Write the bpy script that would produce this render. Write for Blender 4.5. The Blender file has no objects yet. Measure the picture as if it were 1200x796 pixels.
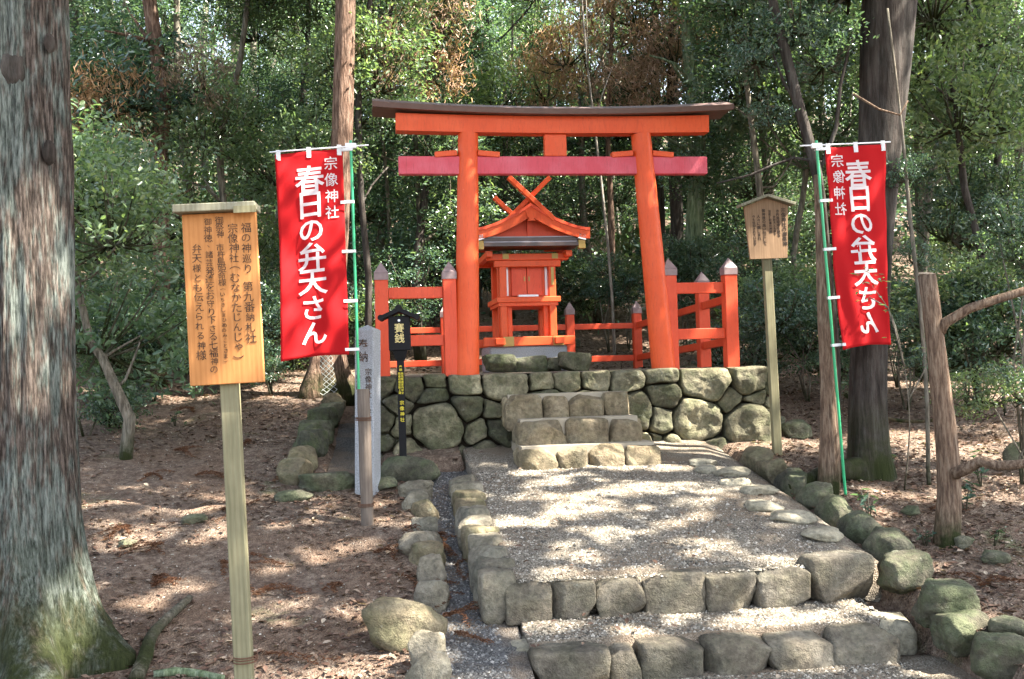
import bpy, math, random
import numpy as np
from mathutils import Vector, Matrix, noise
random.seed(7); R=np.random.default_rng(11)
SC=bpy.context.scene; COL=SC.collection
# ---------------------------------------------------------------- camera
PITCH=math.radians(1.43); ROLL=math.radians(1.6); EYE=Vector((0,0,0.09)); FPX=1167.0
_f=Vector((0,math.cos(PITCH),math.sin(PITCH))); _r0=Vector((1,0,0)); _u0=_r0.cross(_f)
RIGHT=_r0*math.cos(ROLL)-_u0*math.sin(ROLL); UP=_u0*math.cos(ROLL)+_r0*math.sin(ROLL)
cam=bpy.data.cameras.new('camera'); co=bpy.data.objects.new('camera',cam); COL.objects.link(co)
cam.lens=35.0; cam.sensor_width=36; cam.clip_start=0.05; cam.clip_end=500
m=Matrix((RIGHT,UP,-_f)).transposed().to_4x4(); m.translation=EYE; co.matrix_world=m
SC.camera=co
# ---------------------------------------------------------------- light
SUN=Vector((0.68,-0.14,0.92)).normalized()
w=bpy.data.worlds.new('World'); SC.world=w; w.use_nodes=True
nt=w.node_tree; bg=nt.nodes['Background']; sky=nt.nodes.new('ShaderNodeTexSky'); sky.sky_type='NISHITA'
sky.sun_disc=False; sky.sun_elevation=math.asin(SUN.z); sky.sun_rotation=math.atan2(SUN.x,SUN.y)
sky.air_density=1.0; sky.dust_density=2.0
hs_=nt.nodes.new('ShaderNodeHueSaturation'); hs_.inputs['Saturation'].default_value=.6; nt.links.new(sky.outputs[0],hs_.inputs['Color']); nt.links.new(hs_.outputs[0],bg.inputs[0]); bg.inputs[1].default_value=0.115
sl=bpy.data.lights.new('sun','SUN'); sl.energy=5; sl.angle=math.radians(0.6); sl.color=(1,.93,.82)
so=bpy.data.objects.new('sun',sl); COL.objects.link(so); so.rotation_euler=SUN.to_track_quat('Z','Y').to_euler(); so.location=(20,5,30)
vs=SC.view_settings; vs.view_transform='Standard'; vs.look='None'; vs.gamma=1; vs.exposure=2.95; vs.use_curve_mapping=False
SC.cycles.max_bounces=6; SC.cycles.diffuse_bounces=4; SC.cycles.glossy_bounces=2; SC.cycles.transmission_bounces=3
# ---------------------------------------------------------------- frames
def ray(px,py): return (_f+RIGHT*((px-600)/FPX)+UP*((398-py)/FPX))
def P(px,py,D):
    d=ray(px,py); return EYE+d*(D/d.y)
YAW=math.radians(8); U=Vector((math.cos(YAW),math.sin(YAW),0)); V=Vector((-math.sin(YAW),math.cos(YAW),0))
O=P(658,434,11.17); O.z=0
def W(a,b,z=0): return O+U*a+V*b+Vector((0,0,z))
def AB(p):
    d=p-O; return d.dot(U),d.dot(V)
_T=np.random.default_rng(3); _ph=_T.uniform(0,6.28,(10,2)); 
def bumps(a,b):
    s=0
    for i in range(8):
        k=.5*1.55**i; th=_ph[i,0]; s=s+.035/(1+.5*k)*np.sin(k*(a*math.cos(th)+b*math.sin(th))+_ph[i,1])
    return s
def Tb(a,b):
    a=np.asarray(a,float); b=np.asarray(b,float)
    z=np.where(b>-1.1,-.97+.165*(b+1.1),-.97+.22*(b+1.1))
    z=np.where(b<-6.5,-.97-.22*5.4+.03*(b+6.5),z)
    z=z+np.where(b>7,.2*(b-7),0)-np.where(b>40,.3*(b-40),0)
    z=z+.05*np.clip(a-3,0,20)+.06*np.clip(-a-4.5,0,20)
    return z
def path_z(b):
    b=np.asarray(b,float)
    return np.where(b>-4.06,-.98+.17*(b+1.3),np.where(b>-4.64,-1.70+.12*(b+4.06),-1.97+.06*(b+4.64)))
def ground(a,b):
    a=np.asarray(a,float); b=np.asarray(b,float)
    z=Tb(a,b)+bumps(a,b)
    bed=Tb(a,b)-.13
    t=np.clip((a+1.78)/.12,0,1)*np.clip((-1.1-a)/.1+1,0,1)*np.clip((-.6-b)/.1,0,1)
    z=z*(1-t)+bed*t
    t=np.clip((a+1.2)/.08,0,1)*np.clip((1.72-a)/.1,0,1)*np.clip((.1-b)/.1,0,1)
    z=z*(1-t)+np.minimum(np.minimum(z,path_z(b))-.22,z)*t
    # side gutter left of the platform
    t=np.clip((a+2.62)/.08,0,1)*np.clip((-2.0-a)/.1,0,1)*np.clip((b+.95)/.08,0,1)*np.clip((4.3-b)/.3,0,1)
    z=z-.14*t
    t=np.clip((a+2.0)/.08,0,1)*np.clip((2.2-a)/.08,0,1)*np.clip((b+.1)/.1,0,1)*np.clip((4.6-b)/.2,0,1)
    z=z*(1-t)+np.minimum(z,-.3)*t
    return z
def gz(p):
    a,b=AB(p); return float(ground(a,b))
def hit(px,py):
    d=ray(px,py); t=3.0
    while t<60:
        p=EYE+d*t
        if p.z<gz(p): return p
        t+=.02
    return p
# ---------------------------------------------------------------- materials
def L(nt,a,b): nt.links.new(a,b)
class Mat:
    def __init__(s,name,rough=.8,spec=.3):
        s.m=bpy.data.materials.new(name); s.m.use_nodes=True; s.nt=s.m.node_tree
        s.b=s.nt.nodes['Principled BSDF']; s.b.inputs['Roughness'].default_value=rough
        s.b.inputs['Specular IOR Level'].default_value=spec; s.co=None
    def n(s,t,**k):
        x=s.nt.nodes.new('ShaderNode'+t)
        for a,b in k.items(): setattr(x,a,b)
        return x
    def coord(s,scale=(1,1,1),obj=True):
        tc=s.n('TexCoord'); mp=s.n('Mapping'); mp.inputs['Scale'].default_value=scale
        if obj=='world':
            g=s.n('NewGeometry'); L(s.nt,g.outputs['Position'],mp.inputs[0])
        else: L(s.nt,tc.outputs['Object'],mp.inputs[0])
        return mp.outputs[0]
    def noise(s,vec,scale,detail=4,rough=.6):
        x=s.n('TexNoise'); x.inputs['Scale'].default_value=scale; x.inputs['Detail'].default_value=detail; x.inputs['Roughness'].default_value=rough
        L(s.nt,vec,x.inputs['Vector']); return x.outputs['Fac']
    def vor(s,vec,scale,out='Color',feature='F1'):
        x=s.n('TexVoronoi'); x.feature=feature; x.inputs['Scale'].default_value=scale; L(s.nt,vec,x.inputs['Vector']); return x.outputs[out]
    def ramp(s,fac,stops):
        x=s.n('ValToRGB'); r=x.color_ramp
        while len(r.elements)<len(stops): r.elements.new(.5)
        for e,(p,c) in zip(r.elements,stops): e.position=p; e.color=(*c,1) if len(c)==3 else c
        L(s.nt,fac,x.inputs[0]); return x.outputs[0]
    def mix(s,fac,a,b,mode='MIX'):
        x=s.n('Mix',data_type='RGBA',blend_type=mode)
        for i,v in ((0,fac),(6,a),(7,b)):
            if isinstance(v,(int,float)): x.inputs[i].default_value=v
            elif isinstance(v,tuple): x.inputs[i].default_value=(*v,1)
            else: L(s.nt,v,x.inputs[i])
        return x.outputs[2]
    def math(s,op,a,b=0):
        x=s.n('Math',operation=op)
        for i,v in ((0,a),(1,b)):
            if isinstance(v,(int,float)): x.inputs[i].default_value=v
            else: L(s.nt,v,x.inputs[i])
        return x.outputs[0]
    def color(s,c):
        if isinstance(c,tuple): s.b.inputs['Base Color'].default_value=(*c,1)
        else: L(s.nt,c,s.b.inputs['Base Color'])
        return s
    def bump(s,h,strength=.5,dist=.01):
        x=s.n('Bump'); x.inputs['Strength'].default_value=strength; x.inputs['Distance'].default_value=dist
        L(s.nt,h,x.inputs['Height']); L(s.nt,x.outputs[0],s.b.inputs['Normal']); return s
    def upmask(s,lo,hi):
        g=s.n('NewGeometry'); sp=s.n('SeparateXYZ'); L(s.nt,g.outputs['Normal'],sp.inputs[0])
        mr=s.n('MapRange'); mr.inputs[1].default_value=lo; mr.inputs[2].default_value=hi; L(s.nt,sp.outputs[2],mr.inputs[0]); return mr.outputs[0]
def stone_mat(name,c1,c2,c3,moss,mossc=(.10,.13,.05)):
    M=Mat(name,.85,.25); v=M.coord(obj='world'); oi=M.n('ObjectInfo')
    n1=M.noise(v,3.5,6,.65); n2=M.noise(v,22,5,.7); n3=M.noise(v,1.3,3)
    base=M.ramp(n1,[(.3,c1),(.5,c2),(.7,c3)])
    gi=M.n('NewGeometry'); base=M.mix(1.0,base,M.ramp(gi.outputs['Random Per Island'],[(0,(.38,.4,.37)),(.35,(.8,.76,.68)),(.7,(1.2,1.18,1.06)),(1,(1.75,1.66,1.48))]),'MULTIPLY')
    base=M.mix(.8,base,M.ramp(n2,[(.3,(.25,.25,.25)),(.55,(.7,.7,.68)),(.75,(1,1,.97))]),'MULTIPLY')
    base=M.mix(1.0,base,M.ramp(M.noise(M.coord(obj='world',scale=(1,1,1)),2.1,1),[(.25,(.8,.8,.8)),(.7,(1.4,1.33,1.22))]),'MULTIPLY')
    mk=M.math('MULTIPLY',M.ramp(M.noise(v,5,5,.7),[(.42,(0,0,0)),(.6,(1,1,1))]),moss)
    base=M.mix(mk,base,M.ramp(n2,[(.3,tuple(.6*x for x in mossc)),(.7,tuple(1.35*x for x in mossc))]))
    lich=M.ramp(M.noise(v,9,4,.75),[(.62,(0,0,0)),(.70,(1,1,1))])
    base=M.mix(M.math('MULTIPLY',lich,.35),base,(.26,.27,.22))
    M.color(base); M.bump(M.math('ADD',M.math('ADD',n2,M.math('MULTIPLY',n1,1.5)),M.math('MULTIPLY',M.noise(v,70,4,.7),.5)),.9,.03); return M.m
MS_step=stone_mat('worn step stone',(.17,.14,.10),(.33,.285,.22),(.44,.395,.315),.12); MS_row=stone_mat('grey row stone',(.105,.096,.085),(.215,.2,.18),(.35,.335,.31),.10)
MS_wall=stone_mat('mossy wall stone',(.055,.055,.045),(.14,.135,.105),(.27,.26,.20),.6,(.085,.095,.045))
MS_kerb=stone_mat('kerb stone',(.055,.055,.045),(.115,.115,.095),(.20,.20,.165),.55,(.085,.11,.05))
MS_flat=stone_mat('pale flat stone',(.24,.23,.20),(.34,.325,.29),(.44,.42,.38),.05)
MS_kerbs=[MS_kerb,stone_mat('tan kerb stone',(.12,.10,.075),(.19,.165,.125),(.27,.24,.19),.25),MS_kerb,stone_mat('dark kerb stone',(.04,.045,.04),(.08,.085,.07),(.14,.14,.12),.5)]
# red paints
def paint(name,c,c2,rough=.5):
    M=Mat(name,rough,.35); v=M.coord(obj='world'); n1=M.noise(v,2.2,5,.6); n2=M.noise(M.coord((14,14,2.5),'world'),3,6,.7)
    base=M.mix(M.ramp(n1,[(.4,(0,0,0)),(.68,(1,1,1))]),c,c2)
    base=M.mix(.35,base,M.ramp(n2,[(.3,(.55,.5,.5)),(.5,(1,1,1))]),'MULTIPLY')
    base=M.mix(M.ramp(M.noise(v,30,3,.7),[(.7,(0,0,0)),(.76,(1,1,1))]),base,tuple(min(1,x*.9+.08) for x in c2))
    base=M.mix(M.math('MULTIPLY',M.ramp(M.noise(M.coord((60,60,5),'world'),1.5,5,.7),[(.60,(0,0,0)),(.66,(1,1,1))]),.35),base,(.16,.035,.02)); M.color(base); M.bump(n2,.35,.006); return M.m
M_verm=paint('vermilion paint',(.64,.074,.012),(.70,.10,.024))
M_verm2=paint('vermilion paint fence',(.60,.062,.018),(.66,.085,.032))
M_pink=paint('faded pink red paint',(.54,.065,.09),(.60,.13,.17),.6)
M=Mat('dark copper roof board',.6,.4); v=M.coord((1,1,1)); M.color(M.mix(M.noise(v,8,5),(.09,.055,.045),(.16,.10,.085))); M_kroof=M.m
M=Mat('cypress bark roof',.9,.1); M.color(M.ramp(M.noise(M.coord((3,3,30)),6,5),[(.3,(.035,.025,.02)),(.7,(.11,.08,.06))])); M_bark_roof=M.m
M=Mat('dark brown lacquer',.35,.5); M.color((.045,.022,.016)); M_dark=M.m
M=Mat('white metal',.4,.5); M.color((.75,.75,.76)); M_white=M.m
M=Mat('grey eave edging',.5,.4); M.color((.30,.29,.32)); M_trim=M.m
M=Mat('aged brass',.5,.5); M.b.inputs['Metallic'].default_value=.5; M.color((.34,.23,.07)); M_brass=M.m
M=Mat('brown copper cap',.5,.5); v=M.coord(); M.color(M.mix(M.noise(v,20,3),(.16,.10,.09),(.30,.22,.22))); M_cap=M.m
M=Mat('black painted steel',.6,.2); M.color((.006,.006,.007)); M_black=M.m
M=Mat('black ink',.7,.2); M.color(M.mix(M.ramp(M.noise(M.coord(),22,4),[(.4,(0,0,0)),(.7,(1,1,1))]),(.022,.017,.014),(.12,.06,.03))); M_ink=M.m
M=Mat('faint ink',.8,.1); M.color((.04,.033,.03)); M_ink2=M.m
M=Mat('gold paint',.5,.5); M.color((.62,.5,.2)); M_gold=M.m
M=Mat('yellow paint',.6,.3); M.color((.75,.62,.05)); M_yel=M.m
def cloth(name,c,tr):
    M=Mat(name,.8,.15); v=M.coord(); c2=M.mix(M.noise(v,3,4),c,tuple(x*.85 for x in c)); M.color(c2)
    M.bump(M.noise(M.coord((1,1,1)),260,1),.1,.001)
    t=M.n('BsdfTranslucent'); L(M.nt,c2,t.inputs[0]); mx=M.n('MixShader'); mx.inputs[0].default_value=tr
    L(M.nt,M.b.outputs[0],mx.inputs[1]); L(M.nt,t.outputs[0],mx.inputs[2]); L(M.nt,mx.outputs[0],M.nt.nodes['Material Output'].inputs[0]); return M.m
M_cloth=cloth('red banner cloth',(.58,.016,.02),.42); M_clw=cloth('white print',(.8,.76,.76),.35); M_tab=cloth('white tape tab',(.8,.8,.8),.2)
M=Mat('green plastic pole',.35,.5); M.color((.02,.30,.12)); M_green=M.m
def wood(name,c1,c2,sc=(1,1,1),rough=.75,grain=(18,18,1.2)):
    M=Mat(name,rough,.2); v=M.coord(grain); n1=M.noise(v,3,6,.65); n2=M.noise(M.coord((1,1,1)),2.5,4)
    base=M.ramp(n1,[(.3,c1),(.7,c2)]); base=M.mix(M.ramp(n2,[(.45,(0,0,0)),(.8,(.6,.6,.6))]),base,tuple(.65*x for x in c1))
    w_=M.n('TexWave',wave_type='BANDS',bands_direction='X'); w_.inputs['Scale'].default_value=12; w_.inputs['Distortion'].default_value=3.5; w_.inputs['Detail'].default_value=3; L(M.nt,M.coord((1,1,.12)),w_.inputs['Vector'])
    base=M.mix(.22,base,M.ramp(w_.outputs['Fac'],[(.2,(.6,.5,.42)),(.6,(1,1,1))]),'MULTIPLY')
    M.color(base); M.bump(n1,.25,.004); return M.m
M_board=wood('orange cedar board',(.36,.15,.045),(.47,.21,.07)); M_post=wood('green treated post',(.15,.14,.08),(.23,.21,.125))
M_board2=wood('weathered tan board',(.20,.125,.07),(.30,.195,.115)); M_gray=wood('grey weathered wood',(.10,.08,.065),(.19,.155,.125))
M_roofw=wood('mossy roof board',(.16,.155,.10),(.26,.245,.18))
M=Mat('speckled granite',.6,.3); v=M.coord(); M.color(M.mix(M.ramp(M.noise(v,2.2,4),[(.4,(0,0,0)),(.7,(.5,.5,.5))]),M.ramp(M.noise(v,170,2,.8),[(.36,(.08,.09,.10)),(.48,(.24,.255,.275)),(.62,(.42,.44,.47))]),(.2,.19,.17))); M_granite=M.m
M=Mat('green wire',.5,.5); M.color((.25,.27,.25)); M_wire=M.m
M=Mat('rusty wire',.8,.3); M.color((.10,.045,.025)); M_rust=M.m
def bark(name,c1,c2,c3,moss=0,lich=0,sc=1):
    M=Mat(name,.9,.15); v=M.coord((9*sc,9*sc,1.1*sc)); n1=M.noise(v,2.5,7,.7); n2=M.noise(M.coord(),3.3,5,.7); n3=M.noise(M.coord((3,3,.8)),1.3,4,.6)
    base=M.ramp(n1,[(.38,c1),(.5,c2),(.62,c3)])
    if lich: base=M.mix(M.math('MULTIPLY',M.ramp(M.math('ADD',M.math('MULTIPLY',n3,.6),M.math('MULTIPLY',M.noise(M.coord((16,16,3)),2,5),.4)),[(.46,(0,0,0)),(.54,(1,1,1))]),lich),base,M.ramp(n1,[(.36,(.018,.024,.02)),(.47,(.09,.11,.097)),(.62,(.21,.245,.22))]))
    if moss:
        sp=M.n('SeparateXYZ'); L(M.nt,M.coord(),sp.inputs[0]); mr=M.n('MapRange'); mr.inputs[1].default_value=moss; mr.inputs[2].default_value=.1; L(M.nt,sp.outputs[2],mr.inputs[0])
        mk=M.math('MULTIPLY',mr.outputs[0],M.ramp(n2,[(.3,(0,0,0)),(.55,(1,1,1))])); base=M.mix(mk,base,M.ramp(n1,[(.3,(.013,.016,.005)),(.7,(.036,.044,.014))]))
    M.color(base); M.bump(M.math('ADD',n1,M.math('MULTIPLY',n2,.5)),.9,.03); return M.m
MB_cedar=bark('cedar bark',(.02,.015,.012),(.068,.053,.043),(.155,.125,.105),1.0,.8,2.6)
MB_cedar2=bark('reddish cedar bark',(.05,.03,.02),(.14,.085,.06),(.25,.165,.12),.5,.1,1.6)
MB_dark=bark('dark smooth bark',(.02,.016,.013),(.04,.032,.027),(.07,.058,.05),.8,.08,.6)
MB_green=bark('mossy green bark',(.06,.08,.04),(.13,.17,.09),(.22,.26,.16),0,.3,1)
MB_grey=bark('grey thin bark',(.07,.06,.045),(.14,.12,.09),(.22,.19,.15),.3,.2,1.5)
MB_pale=bark('pale thin bark',(.14,.12,.10),(.25,.22,.185),(.36,.33,.28),0,.2,1.5)
MB_log=bark('peeled log bark',(.08,.05,.035),(.16,.105,.07),(.25,.18,.125),.3,.1,2)
def leafm(name,c1,c2,c3,rough=.24,spec=.9,tr=.42):
    M=Mat(name,rough,spec); at=M.n('Attribute'); at.attribute_name='rnd'; c=M.ramp(at.outputs['Fac'],[(0,c1),(.55,c2),(1,c3)])
    oi=M.n('ObjectInfo'); c=M.mix(.5,c,M.ramp(oi.outputs['Random'],[(0,(.6,.75,.8)),(.5,(1,1,1)),(1,(1.25,1.1,.7))]),'MULTIPLY')
    M.color(c); t=M.n('BsdfTranslucent'); L(M.nt,M.mix(1.0,c,(1.2,1.25,.55),'MULTIPLY'),t.inputs[0]); mx=M.n('MixShader'); mx.inputs[0].default_value=tr
    L(M.nt,M.b.outputs[0],mx.inputs[1]); L(M.nt,t.outputs[0],mx.inputs[2]); L(M.nt,mx.outputs[0],M.nt.nodes['Material Output'].inputs[0]); return M.m
ML_ever=leafm('glossy evergreen leaf',(.045,.09,.072),(.09,.15,.115),(.17,.235,.155))
ML_light=leafm('pale sunlit green leaf',(.08,.14,.09),(.14,.215,.13),(.25,.31,.19),.3,.8,.5)  # lighter leaf; sunlit brightness above the gate is put into its colour
ML_conif=leafm('conifer spray',(.03,.055,.025),(.05,.085,.04),(.09,.12,.05),.6,.3,.2)
ML_dead=leafm('dead brown cedar spray',(.24,.15,.11),(.40,.28,.22),(.55,.42,.34),.8,.1,.25)
ML_litter=leafm('fallen brown leaf',(.045,.026,.018),(.15,.085,.058),(.44,.35,.26),.6,.3,.1)
ML_frond=leafm('fallen cedar frond',(.085,.04,.028),(.15,.08,.058),(.27,.165,.12),.8,.1,.1)
# ---------------------------------------------------------------- helpers
class MB:
    def __init__(s): s.v=[]; s.f=[]; s.mi=[]
    def add(s,vs,fs,mi=0):
        o=len(s.v); s.v.extend([tuple(x) for x in vs]); s.f.extend([tuple(i+o for i in f) for f in fs]); s.mi.extend([mi]*len(fs))
    def box(s,x0,x1,y0,y1,z0,z1,M=None,bev=0.0,mi=0):
        b=min(bev,abs(x1-x0)/3,abs(y1-y0)/3,abs(z1-z0)/3)
        if b<=0:
            vs=[(x,y,z) for x in (x0,x1) for y in (y0,y1) for z in (z0,z1)]
            fs=[(0,1,3,2),(4,6,7,5),(0,4,5,1),(2,3,7,6),(0,2,6,4),(1,5,7,3)]
        else:
            vs=[];idx={}
            for ix,x in ((0,x0),(1,x1)):
                for iy,y in ((0,y0),(1,y1)):
                    for iz,z in ((0,z0),(1,z1)):
                        sx=b if ix==0 else -b; sy=b if iy==0 else -b; sz=b if iz==0 else -b
                        for k,p in enumerate(((x,y+sy,z+sz),(x+sx,y,z+sz),(x+sx,y+sy,z))): idx[ix,iy,iz,k]=len(vs); vs.append(p)
            g=lambda *a: idx[a]; fs=[]
            for i in (0,1):
                fs.append((g(i,0,0,0),g(i,0,1,0),g(i,1,1,0),g(i,1,0,0))); fs.append((g(0,i,0,1),g(0,i,1,1),g(1,i,1,1),g(1,i,0,1))); fs.append((g(0,0,i,2),g(0,1,i,2),g(1,1,i,2),g(1,0,i,2)))
            for i in (0,1):
                for j in (0,1):
                    fs.append((g(i,j,0,0),g(i,j,1,0),g(i,j,1,1),g(i,j,0,1))); fs.append((g(i,0,j,0),g(i,1,j,0),g(i,1,j,2),g(i,0,j,2))); fs.append((g(0,i,j,1),g(1,i,j,1),g(1,i,j,2),g(0,i,j,2)))
                    for k in (0,1): fs.append((g(i,j,k,0),g(i,j,k,1),g(i,j,k,2)))
        if M is not None: vs=[M@Vector(v) for v in vs]
        s.add(vs,fs,mi)
    def bar(s,p,q,w,h,bev=0,up=Vector((0,0,1)),mi=0):
        p=Vector(p);q=Vector(q); d=(q-p); l=d.length; d.normalize(); x=d.cross(up).normalized(); z=x.cross(d)
        M=Matrix((x,d,z)).transposed().to_4x4(); M.translation=p; s.box(-w/2,w/2,0,l,-h/2,h/2,M,bev,mi)
    def tube(s,pts,rad,n=10,cap=True,wob=0,seed=0,flare=None,mi=0):
        pts=[Vector(p) for p in pts]; o=[]; vs=[]; ref=Vector((1,0,0))
        for i,p in enumerate(pts):
            d=(pts[min(i+1,len(pts)-1)]-pts[max(i-1,0)]).normalized()
            if abs(d.dot(ref))>.95: ref=Vector((0,1,0))
            x=(ref-d*ref.dot(d)).normalized(); y=d.cross(x); ref=x
            r=rad[i] if hasattr(rad,'__len__') else rad
            for k in range(n):
                an=2*math.pi*k/n; rr=r
                if wob: rr*=1+wob*noise.noise(Vector((math.cos(an)*1.5,math.sin(an)*1.5,seed+p.z*.9)))+wob*.35*noise.noise(Vector((math.cos(an)*5,math.sin(an)*5,seed+p.z*.8)))
                if flare: rr*=flare(an,i)
                vs.append(p+x*math.cos(an)*rr+y*math.sin(an)*rr)
        fs=[(i*n+k,i*n+(k+1)%n,(i+1)*n+(k+1)%n,(i+1)*n+k) for i in range(len(pts)-1) for k in range(n)]
        if cap: fs.append(tuple(reversed(range(n)))); fs.append(tuple((len(pts)-1)*n+k for k in range(n)))
        s.add(vs,fs,mi)
    def build(s,name,mat,parent=None,smooth=False,autos=None):
        me=bpy.data.meshes.new(name); me.from_pydata([tuple(v) for v in s.v],[],s.f); 
        for mm in (mat if isinstance(mat,(list,tuple)) else [mat]): me.materials.append(mm)
        if any(s.mi): me.polygons.foreach_set('material_index',s.mi)
        me.polygons.foreach_set('use_smooth',[smooth]*len(me.polygons)); me.update()
        if autos: me.set_sharp_from_angle(angle=math.radians(autos))
        o=bpy.data.objects.new(name,me); COL.objects.link(o)
        if parent: o.parent=parent
        return o
def empty(name,loc,rz=0,axis=None):
    o=bpy.data.objects.new(name,None); COL.objects.link(o); o.empty_display_size=.2
    if axis is not None:
        z=Vector(axis).normalized(); x=Vector((math.cos(rz),math.sin(rz),0)); x=(x-z*x.dot(z)).normalized(); y=z.cross(x)
        M=Matrix((x,y,z)).transposed().to_4x4(); M.translation=loc; o.matrix_world=M
    else: o.location=loc; o.rotation_euler=(0,0,rz)
    return o
def tag(o,label=None,cat=None,group=None,kind=None):
    if label: o['label']=label
    if cat: o['category']=cat
    if group: o['group']=group
    if kind: o['kind']=kind
    return o
def struct(o): o['kind']='structure'; return o
FONT=None
_tc={}
def glyphs(items,depth=.001,off=0.0,shear=0):
    """items: (char,x,z,size) on the local XZ plane, facing -Y. Returns verts,faces."""
    V_=[];F_=[]
    for ch,x,z,s in items:
        key=(ch,off,depth)
        if key not in _tc:
            cu=bpy.data.curves.new('t','FONT'); cu.body=ch; cu.size=1; cu.align_x='CENTER'; cu.align_y='CENTER'; cu.extrude=depth; cu.offset=off; cu.resolution_u=3
            ob=bpy.data.objects.new('t',cu); COL.objects.link(ob); bpy.context.view_layer.update()
            me=bpy.data.meshes.new_from_object(ob); vs=np.array([v.co[:] for v in me.vertices]).reshape(-1,3); fs=[tuple(p.vertices) for p in me.polygons]
            if len(vs): vs[:,:2]-= (vs[:,:2].max(0)+vs[:,:2].min(0))/2 if ch not in 'のさんりしいちまでもれるえと、' else (vs[:,:2].max(0)+vs[:,:2].min(0))/2
            bpy.data.objects.remove(ob); bpy.data.meshes.remove(me); bpy.data.curves.remove(cu); _tc[key]=(vs,fs)
        vs,fs=_tc[key]; o=len(V_)
        for v in vs: V_.append((x+v[0]*s,-v[2],z+v[1]*s+shear*v[0]*s))
        F_+= [tuple(i+o for i in f) for f in fs]
    return V_,F_
def lettering(parent,items,mat,y,name='lettering',off=.01,depth=.001):
    vs,fs=glyphs(items,depth,off); mb=MB(); mb.add([(v[0],v[1]+y,v[2]) for v in vs],fs); return mb.build(name,mat,parent)
def column(txt,x,z,size,step=1.0): return [(c,x,z-i*size*step,size) for i,c in enumerate(txt) if c not in ' 　']
def slice_mesh(vs,fs,step=.03):
    import bmesh
    bm=bmesh.new(); me=bpy.data.meshes.new('t'); me.from_pydata(vs,[],fs); bm.from_mesh(me); bpy.data.meshes.remove(me)
    for ax in (0,2):
        lo=min(v[ax] for v in vs); hi=max(v[ax] for v in vs); q=lo+step*.5
        while q<hi:
            n=[0,0,0]; n[ax]=1; c=[0,0,0]; c[ax]=q; bmesh.ops.bisect_plane(bm,geom=bm.verts[:]+bm.edges[:]+bm.faces[:],plane_co=c,plane_no=n); q+=step
    bm.verts.index_update(); out=([tuple(v.co) for v in bm.verts],[tuple(v.index for v in f.verts) for f in bm.faces]); bm.free(); return out
# boulders
def cubesphere(n=9):
    vs=[];fs=[];ix={}
    def g(p):
        k=tuple(round(c,5) for c in p)
        if k not in ix: ix[k]=len(vs); vs.append(k)
        return ix[k]
    for ax in range(3):
        for sg in (-1,1):
            for i in range(n):
                for j in range(n):
                    q=[]
                    for (di,dj) in ((0,0),(1,0),(1,1),(0,1)):
                        c=[0,0,0]; c[ax]=sg; c[(ax+1)%3]=-1+2*(i+di)/n; c[(ax+2)%3]=-1+2*(j+dj)/n; q.append(g(c))
                    fs.append(tuple(q) if sg>0 else tuple(reversed(q)))
    return np.array(vs),fs
CSV,CSF=cubesphere(10); CSV2,CSF2=cubesphere(16)
def stone(sx,sy,sz,seed,sq=3.5,cuts=6,rough=.06,hi=False,dm=.62):
    """rounded, chipped stone, base at z=0"""
    rg=np.random.default_rng(seed); v0,f=(CSV2,CSF2) if hi else (CSV,CSF); v=v0.copy()
    v=v/((np.abs(v)**sq).sum(1)**(1/sq))[:,None]
    for _ in range(cuts):
        n=rg.normal(size=3); n/=np.linalg.norm(n); d=rg.uniform(dm,.97)*(1+ .25*(np.abs(n).sum()-1)); t=v@n-d; v=v-np.where(t>0,t*.9,0)[:,None]*n
    o=rg.uniform(0,50,3)
    for i in range(len(v)):
        p=Vector(v[i]*1.3+o); k=1+rough*1.6*noise.noise(p)+rough*.8*noise.noise(p*2.7)+rough*.4*noise.noise(p*6); v[i]*=k
    v=v*np.array([sx,sy,sz])/2
    v[:,2]+=sz/2
    return v,f
def add_stone(mb,cx,cy,cz,sx,sy,sz,seed,rz=0,**k):
    v,f=stone(sx,sy,sz,seed,**k); c,s=math.cos(rz),math.sin(rz)
    vv=np.stack([cx+v[:,0]*c-v[:,1]*s,cy+v[:,0]*s+v[:,1]*c,cz+v[:,2]],1); mb.add(vv.tolist(),f)
def fastmesh(name,verts,tris,mat,parent=None,rnd=None,smooth=False):
    me=bpy.data.meshes.new(name); n=len(tris); k=tris.shape[1]
    me.vertices.add(len(verts)); me.vertices.foreach_set('co',verts.astype(np.float32).ravel())
    me.loops.add(n*k); me.loops.foreach_set('vertex_index',tris.astype(np.int32).ravel())
    me.polygons.add(n); me.polygons.foreach_set('loop_start',np.arange(0,n*k,k,dtype=np.int32)); 
    if smooth: me.polygons.foreach_set('use_smooth',[True]*n)
    me.update(calc_edges=True)
    if rnd is not None:
        at=me.attributes.new('rnd','FLOAT','FACE'); at.data.foreach_set('value',rnd.astype(np.float32))
    me.materials.append(mat)
    if name is None: return me
    o=bpy.data.objects.new(name,me); COL.objects.link(o)
    if parent: o.parent=parent
    return o
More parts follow.
